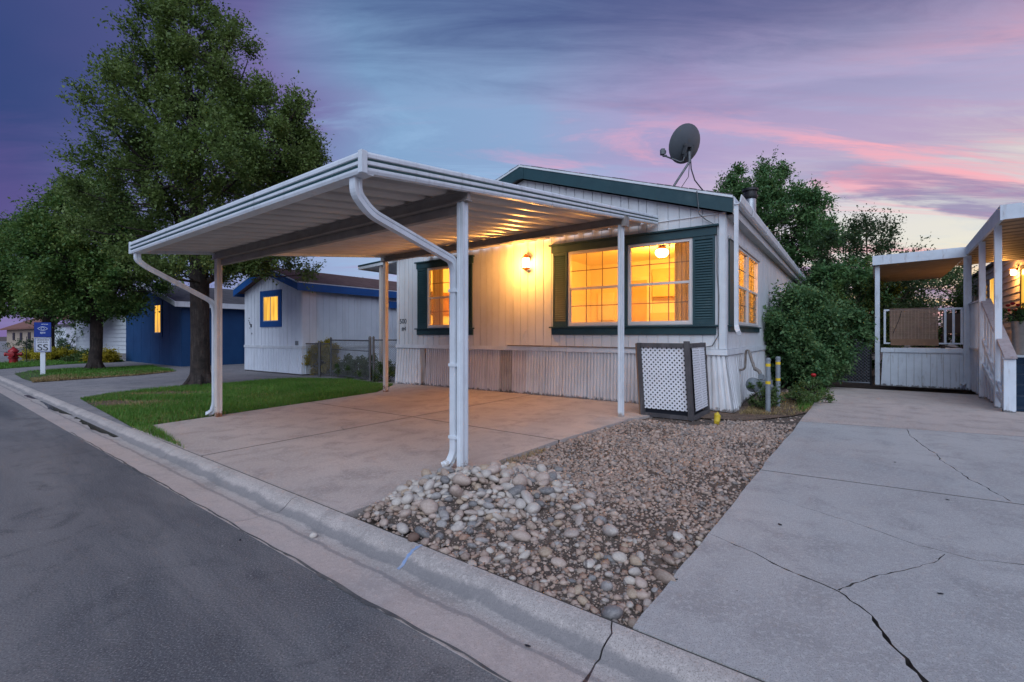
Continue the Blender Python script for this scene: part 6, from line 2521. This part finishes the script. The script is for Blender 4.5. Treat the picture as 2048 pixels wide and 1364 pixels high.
def tree(name, base, label, trunk_r, fork, clumps, per, m_twig, leaf, lm, seed, top=None, group=None, up=.35, spread=.08, lean=(0, 0), nlimb=9, flare=1.5):
    root = empty(name, base, 0, label, 'tree', group)
    r = random.Random(seed)
    top = top or max(c[2] for c in clumps) * .92
    m_ = MB()
    zs = [-.05, .12, .4, fork * .5, fork, fork + (top - fork) * .35, fork + (top - fork) * .7, top]
    rs = [trunk_r * flare, trunk_r * 1.18, trunk_r * 1.02, trunk_r * .95, trunk_r * .98, trunk_r * .55, trunk_r * .28, .02]
    pts = []
    for i, z in enumerate(zs):
        f = max(0, (z - fork) / max(.1, top - fork))
        pts.append((lean[0] * f + r.gauss(0, .03) * (z > .5), lean[1] * f + r.gauss(0, .03) * (z > .5), z))
    m_.tube(pts, rs, 14)
    # roots flaring out at the foot
    for k in range(5):
        t = k * 1.256 + r.uniform(-.3, .3)
        m_.tube([(math.cos(t) * trunk_r * .6, math.sin(t) * trunk_r * .6, .35), (math.cos(t) * trunk_r * 1.15, math.sin(t) * trunk_r * 1.15, .10), (math.cos(t) * trunk_r * 1.9, math.sin(t) * trunk_r * 1.9, -.04)],
                [trunk_r * .35, trunk_r * .34, trunk_r * .12], 7)
    m_.build('trunk', MT['bark'], root, smooth=True)

    def axis_at(z):
        f = max(0, (z - fork) / max(.1, top - fork))
        return Vector((lean[0] * f, lean[1] * f, z))
    m_ = MB()
    # main limbs sweep up, twigs run from them out to every clump
    limbs = []
    for k in range(nlimb):
        t = k * 2.4 + r.uniform(-.3, .3)
        z0 = fork + (top - fork) * .55 * (k / nlimb) - .05
        cand = sorted(clumps, key=lambda c: abs(math.atan2(c[1], c[0]) - ((t + math.pi) % (2 * math.pi) - math.pi)) + abs(c[2] - (z0 + 1.6)) * .5)[0]
        a = axis_at(z0)
        c = Vector(cand[:3])
        b = a.lerp(c, .5) + Vector((0, 0, -.12 * (c - a).length))
        L_ = [a * (1 - u) ** 2 + b * 2 * u * (1 - u) + c * u * u for u in np.linspace(0, 1, 7)]
        m_.tube(L_, [trunk_r * (.42 - .05 * i) * (1 - k / nlimb * .5) for i in range(7)], 8)
        limbs.append(L_)
    for c in clumps:
        p = Vector(c[:3])
        best, bd = axis_at(max(fork, p.z - math.hypot(p.x, p.y) * .8)), 1e9
        for L_ in limbs:
            for q in L_[1:]:
                d = (q - p).length + max(0, q.z - p.z) * 1.5
                if d < bd:
                    bd, best_l = d, q
        a = best if (best - p).length < bd else best_l
        if (a - p).length > .15:
            b = a.lerp(p, .55) + Vector((r.gauss(0, .08), r.gauss(0, .08), -.10 * (p - a).length))
            k = min(.035, .012 + .010 * (p - a).length)
            m_.tube([a, a.lerp(b, .6) * 1, b.lerp(p, .4), p], [k, k * .8, k * .55, .006], 5, cap=False)
    m_.build('limb', MT['bark'], root, smooth=True)
    clumps_to_leaves('crown', clumps, per, m_twig, leaf, lm, root, seed + 3, up, spread)
    return root


bt = G(401, 769)
PB = [(2.9, 1.7), (3.6, 2.4), (4.6, 2.75), (5.9, 2.75), (6.6, 2.25), (7.4, 1.95), (8.2, 1.7), (9.0, 1.4), (9.9, .95), (10.8, .6), (11.8, .25)]
cl_big = crown_points(PB, 270, 21, gap_=1.02, shift=lambda z: (float(np.interp(z, (3, 5, 6.4, 8, 10, 12), (.35, .55, .6, .0, -.30, -.45))), 0), rough=.30, shell=.25, rmin=.40, rmax=.66,
                      keep=lambda p: not (p[2] < 4.3 and p[1] > 1.6) and not (p[2] < 3.7 and p[0] < -1.0) and not (p[2] < 4.2 and p[0] < -.5 and p[1] < -1.5))
rb = random.Random(3)
for i in range(26):
    cl_big.append((2.65 + rb.gauss(0, .38), -.3 + rb.gauss(0, .6), 6.1 + rb.gauss(0, .55), rb.uniform(.34, .5)))
tree('street_tree', (bt.x, bt.y, 0), 'tallest green tree in the lawn beside the carport', .225, 2.7, cl_big, 32, 18, .080, MT['leaf_big'], 21, top=11.3, group='street trees', up=.75, spread=.085, lean=(-.5, 0), nlimb=12)
t2 = G(190, 739)
P2 = [(2.1, 1.0), (2.6, 1.75), (3.6, 2.1), (4.8, 2.0), (5.8, 1.6), (6.6, 1.0), (7.3, .4)]
cl2 = crown_points(P2, 150, 31, gap_=.95, rough=.22, shell=.35, rmin=.48, rmax=.72, keep=lambda p: not (p[2] < 2.3 and math.hypot(p[0], p[1]) > 2.0))
tree('street_tree', (t2.x, t2.y, 0), 'round dark green maple behind the sign in the lawn strip', .20, 1.75, cl2, 32, 17, .105, MT['leaf_maple'], 31, top=6.8, group='street trees', up=.15, spread=.10)
t3 = G(98, 719)
P3 = [(2.2, 1.3), (2.8, 2.3), (4.2, 2.8), (5.6, 2.5), (6.8, 1.7), (7.6, .7)]
cl3 = crown_points(P3, 170, 41, rough=.24, shell=.4, rmin=.6, rmax=.9)
tree('street_tree', (t3.x, t3.y, 0), 'wide maple farther down the street behind the hydrant', .26, 1.8, cl3, 24, 15, .14, MT['leaf_maple'], 41, top=7.6, group='street trees', up=.15, spread=.12)
# behind the right end of the home
tr = Vector((13.0, 25.5, 0))
P4 = [(1.2, 2.4), (2.6, 3.6), (4.4, 4.0), (6.4, 3.8), (7.8, 3.4), (8.8, 2.7), (9.6, 1.7), (10.2, .7)]
cl4 = crown_points(P4, 230, 51, gap_=1.0, rough=.26, shell=.3, rmin=.62, rmax=.95)
tree('backyard_tree', tr, 'dense dark tree rising behind the rear corner of the home', .28, 1.2, cl4, 30, 16, .15, MT['leaf_dark'], 51, top=9.6, group='trees behind the homes', up=.45, spread=.11)
cl5 = crown_points([(1.0, 1.6), (3.0, 2.1), (4.4, 1.8), (5.2, 1.2), (5.8, .5)], 84, 61, rough=.5, shell=.2, rmin=.55, rmax=.85)
tree('backyard_tree', (14.3, 19.2, 0), 'thin airy tree with see-through crown left of the deck awning', .09, .8, cl5, 24, 15, .10, MT['leaf_thin'], 61, top=6.0, group='trees behind the homes', up=.9, spread=.12, flare=1.1)
cl6 = crown_points([(.6, 2.2), (2.4, 2.9), (3.6, 2.4), (4.5, 1.2)], 90, 71, rough=.4, shell=.3, rmin=.55, rmax=.85)
tree('backyard_tree', (19.0, 22.0, 0), 'low spreading tree seen under the deck awning', .10, .6, cl6, 18, 14, .12, MT['leaf_weed'], 71, top=4.0, group='trees behind the homes', up=.4, spread=.12, flare=1.1)
for k, (p, h, w, lab) in enumerate((((-13.5, 42, 0), 6.2, 2.6, 'pale far tree above the brown roof ridge'), ((-6.0, 46, 0), 5.2, 3.0, 'far low tree behind the porch awning'),
                                    ((-52, 58, 0), 7.0, 5.0, 'far tree behind the red roofed house'), ((26.0, 34, 0), 5.5, 4.0, 'far tree beyond the end of the deck house'))):
    clf = crown_points([(1.0, w * .7), (h * .5, w), (h * .8, w * .6), (h, w * .2)], 60, 81 + k, rough=.3, shell=.3, rmin=.7, rmax=1.1)
    tree('far_tree', p, lab, .18, .9, clf, 9, 11, .20, MT['leaf_far'], 81 + k, group='far trees', up=.4, spread=.16)


def shrub(name, base, label, prof, n, per, m_twig, leaf, lm, seed, up=.4, group=None, squash=1., cat='shrub', rmin=.22, rmax=.42, spread=.06):
    root = empty(name, base, 0, label, cat, group)
    cs = crown_points(prof, n, seed, squash=squash, rough=.55 if n > 90 else .5, shell=.35, rmin=rmin, rmax=rmax, gap_=.8 if n > 90 else .62)
    m_ = MB()
    r = random.Random(seed)
    for c in cs[:24]:
        m_.tube([(r.uniform(-.12, .12), r.uniform(-.12, .12), -.03), (c[0] * .4, c[1] * .4, c[2] * .55), c[:3]], [.018, .013, .005], 5, cap=False)
    m_.build('stem', MT['bark'], root, smooth=True)
    clumps_to_leaves('foliage', cs, per, m_twig, leaf, lm, root, seed + 1, up, spread)
    return root


shrub('bush', (7.35, 12.0, 0), 'big leafy bush against the side wall of the home', [(.05, .5), (.5, .85), (1.2, .95), (1.8, .85), (2.2, .6), (2.5, .2)], 150, 15, 14, .085, MT['leaf_bush'], 101, group='bushes beside the home')
shrub('bush', (8.35, 13.3, 0), 'lower spreading bush next to the dark slatted gate', [(.05, .5), (.4, .75), (1.1, .85), (1.8, .65), (2.3, .3)], 120, 15, 13, .085, MT['leaf_bush'], 111, group='bushes beside the home')
shrub('bush', (11.6, 16.6, 0), 'tall shrub behind the bushes at the end of the drive', [(.3, .9), (1.2, 1.5), (2.4, 1.6), (3.3, 1.0), (3.9, .4)], 150, 15, 13, .11, MT['leaf_dark'], 121, group='bushes beside the home')
shrub('weed', to_world(HO, TH, .45, .85), 'green weeds growing around the gas meter', [(.02, .30), (.15, .42), (.32, .25), (.45, .1)], 22, 9, 8, .045, MT['leaf_weed'], 131, cat='weeds', rmin=.08, rmax=.16, spread=.02)
shrub('weed', to_world(HO, TH, 1.05, 1.9), 'low green weeds behind the bollards', [(.02, .35), (.12, .45), (.28, .2)], 22, 9, 8, .045, MT['leaf_weed'], 133, cat='weeds', rmin=.08, rmax=.16, spread=.02)
wp_ = G(1622, 795)
fl_ = shrub('flower_plant', (wp_.x, wp_.y, 0), 'small green plant with a red bloom at the edge of the drive', [(.02, .12), (.15, .24), (.32, .20), (.42, .06)], 20, 9, 8, .04, MT['leaf_weed'], 135, cat='plant', rmin=.07, rmax=.14, spread=.02)
m_ = MB()
m_.lathe([(.01, 0), (.035, .015), (.05, .045), (.035, .075), (.01, .08)], 9, (.04, -.02, .43))
m_.build('bloom', MT['rose'], fl_, smooth=True)
gr = hair('grass', [g2(*p) for p in ((1590, 822), (1612, 800), (1650, 783), (1640, 800), (1610, 822))], 1100, .17, .010, MT['grass'], None, -.02, .6, None, 15)
tag(gr, 'long green grass tuft at the edge of the far drive', 'grass', kind='stuff')
yb_ = (fp2[0] + fp2[1]) / 2 + Vector((.15, .55, 0))
shrub('bush', yb_, 'yellow green bush behind the chain link fence', [(.05, .25), (.4, .45), (.8, .42), (1.1, .15)], 80, 20, 10, .065, MT['leaf_yellow'], 141, rmin=.14, rmax=.24, spread=.03, up=.8)
for k, f in enumerate((.25, .55, .85, 1.18)):
    p = fp2[2].lerp(fp2[3], f) + Vector((.1, .45, 0))
    shrub('weed', p, ['pale weeds behind the fence near the yellow bush', 'weeds in the middle of the fence behind the wire', 'tall weeds behind the fence gate post', 'weeds behind the fence next to the home'][k],
          [(.02, .28), (.2, .38), (.42, .22), (.6, .08)], 26, 12, 9, .06, MT['leaf_weed'], 151 + k, cat='weeds', rmin=.10, rmax=.2, spread=.03, up=.8, group='weeds behind the fence')
for k, (px, py, lm, w, h, lab) in enumerate(((88, 720, 'leaf_gold', .95, .55, 'yellow flowering border left of the far maple trunk'), (118, 719, 'leaf_gold', .95, .5, 'yellow flowering border right of the far maple trunk'),
                                             (133, 713, 'leaf_dark', 1.25, 2.1, 'dark evergreen bush left of the pale garage'), (70, 712, 'leaf_far', 1.6, 1.0, 'grey green shrub behind the sign'),
                                             (172, 724, 'leaf_weed', .5, .45, 'brownish shrub at the left foot of the garage wall'), (206, 724, 'leaf_yellow', .55, .5, 'yellow green shrub at the foot of the garage wall'))):
    p = G(px, py)
    shrub('bush', (p.x, p.y, 0), lab, [(.03, w * .8), (h * .4, w), (h * .8, w * .7), (h, w * .2)], 44, 9, 9, .09, MT[lm], 161 + k, group='far shrubs', rmin=.2, rmax=.36)
# flower box by the stair
fpos = to_world(RO, TR, .62, -1.35, 1.60)
fb = shrub('flower_pot', fpos, 'red flowers at the top of the far stairs', [(.0, .18), (.12, .26), (.28, .2)], 22, 8, 8, .05, MT['leaf_dark'], 181, cat='flowers', rmin=.08, rmax=.15, spread=.02)
m_ = MB()
m_.lathe([(.11, -.72), (.13, -.70), (.15, -.2), (.17, -.02), (.15, 0)], 14)
m_.build('pot', MT['beam'], fb, smooth=True)
rr = random.Random(5)
for i in range(12):
    m_ = MB()
    c = (rr.uniform(-.22, .18), rr.uniform(-.22, .2), rr.uniform(.18, .34))
    m_.lathe([(.01, 0), (.03, .01), (.042, .035), (.03, .055), (.008, .06)], 8, c)
    m_.build('bloom', MT['rose'], fb, smooth=True)

# small dark leaves and bits lying about on the hard ground
rr = random.Random(19)
for px, py, z, lab in ((1895, 1000, 0, 'dark leaf scrap by the joint at the right edge of the drive'), (1880, 1188, 0, 'brown leaf scrap below the forked crack in the drive'),
                       (1318, 1301, -.02, 'dark leaf scrap on the kerb in front of the cracked drive'), (1056, 1286, -.06, 'flat dark scrap lying in the gutter near the kerb joint'),
                       (1560, 1050, 0, 'tiny dark scrap in the middle of the cracked drive'), (1790, 925, 0, 'dark scrap left of the long crack in the upper drive bay'),
                       (480, 1082, -.057, 'dark scrap on the asphalt beside the gutter'), (1352, 1160, 0, 'black speck on the drive next to the river stones')):
    p = G(px, py, z)
    m_ = MB()
    r = rr.uniform(.008, .014)
    n_ = 7
    vs = [(r * 1.6 * math.cos(t) * rr.uniform(.7, 1.1), r * .8 * math.sin(t) * rr.uniform(.7, 1.2), .002 + rr.uniform(0, .004)) for t in np.linspace(0, 6.28, n_ + 1)[:-1]]
    vs.append((0, 0, .007))
    m_.add(vs, [(i, (i + 1) % n_, n_) for i in range(n_)] + [tuple(range(n_))])
    o = m_.build('dead_leaf', MT['nearblack'], None)
    zz = z if z == 0 else z + .004
    if z == -.06:
        zz = -.0745
    o.location = (p.x, p.y, zz)
    o.rotation_euler = (0, 0, rr.uniform(0, 6))
    tag(o, lab, 'leaf', 'leaf scraps on the hard ground')
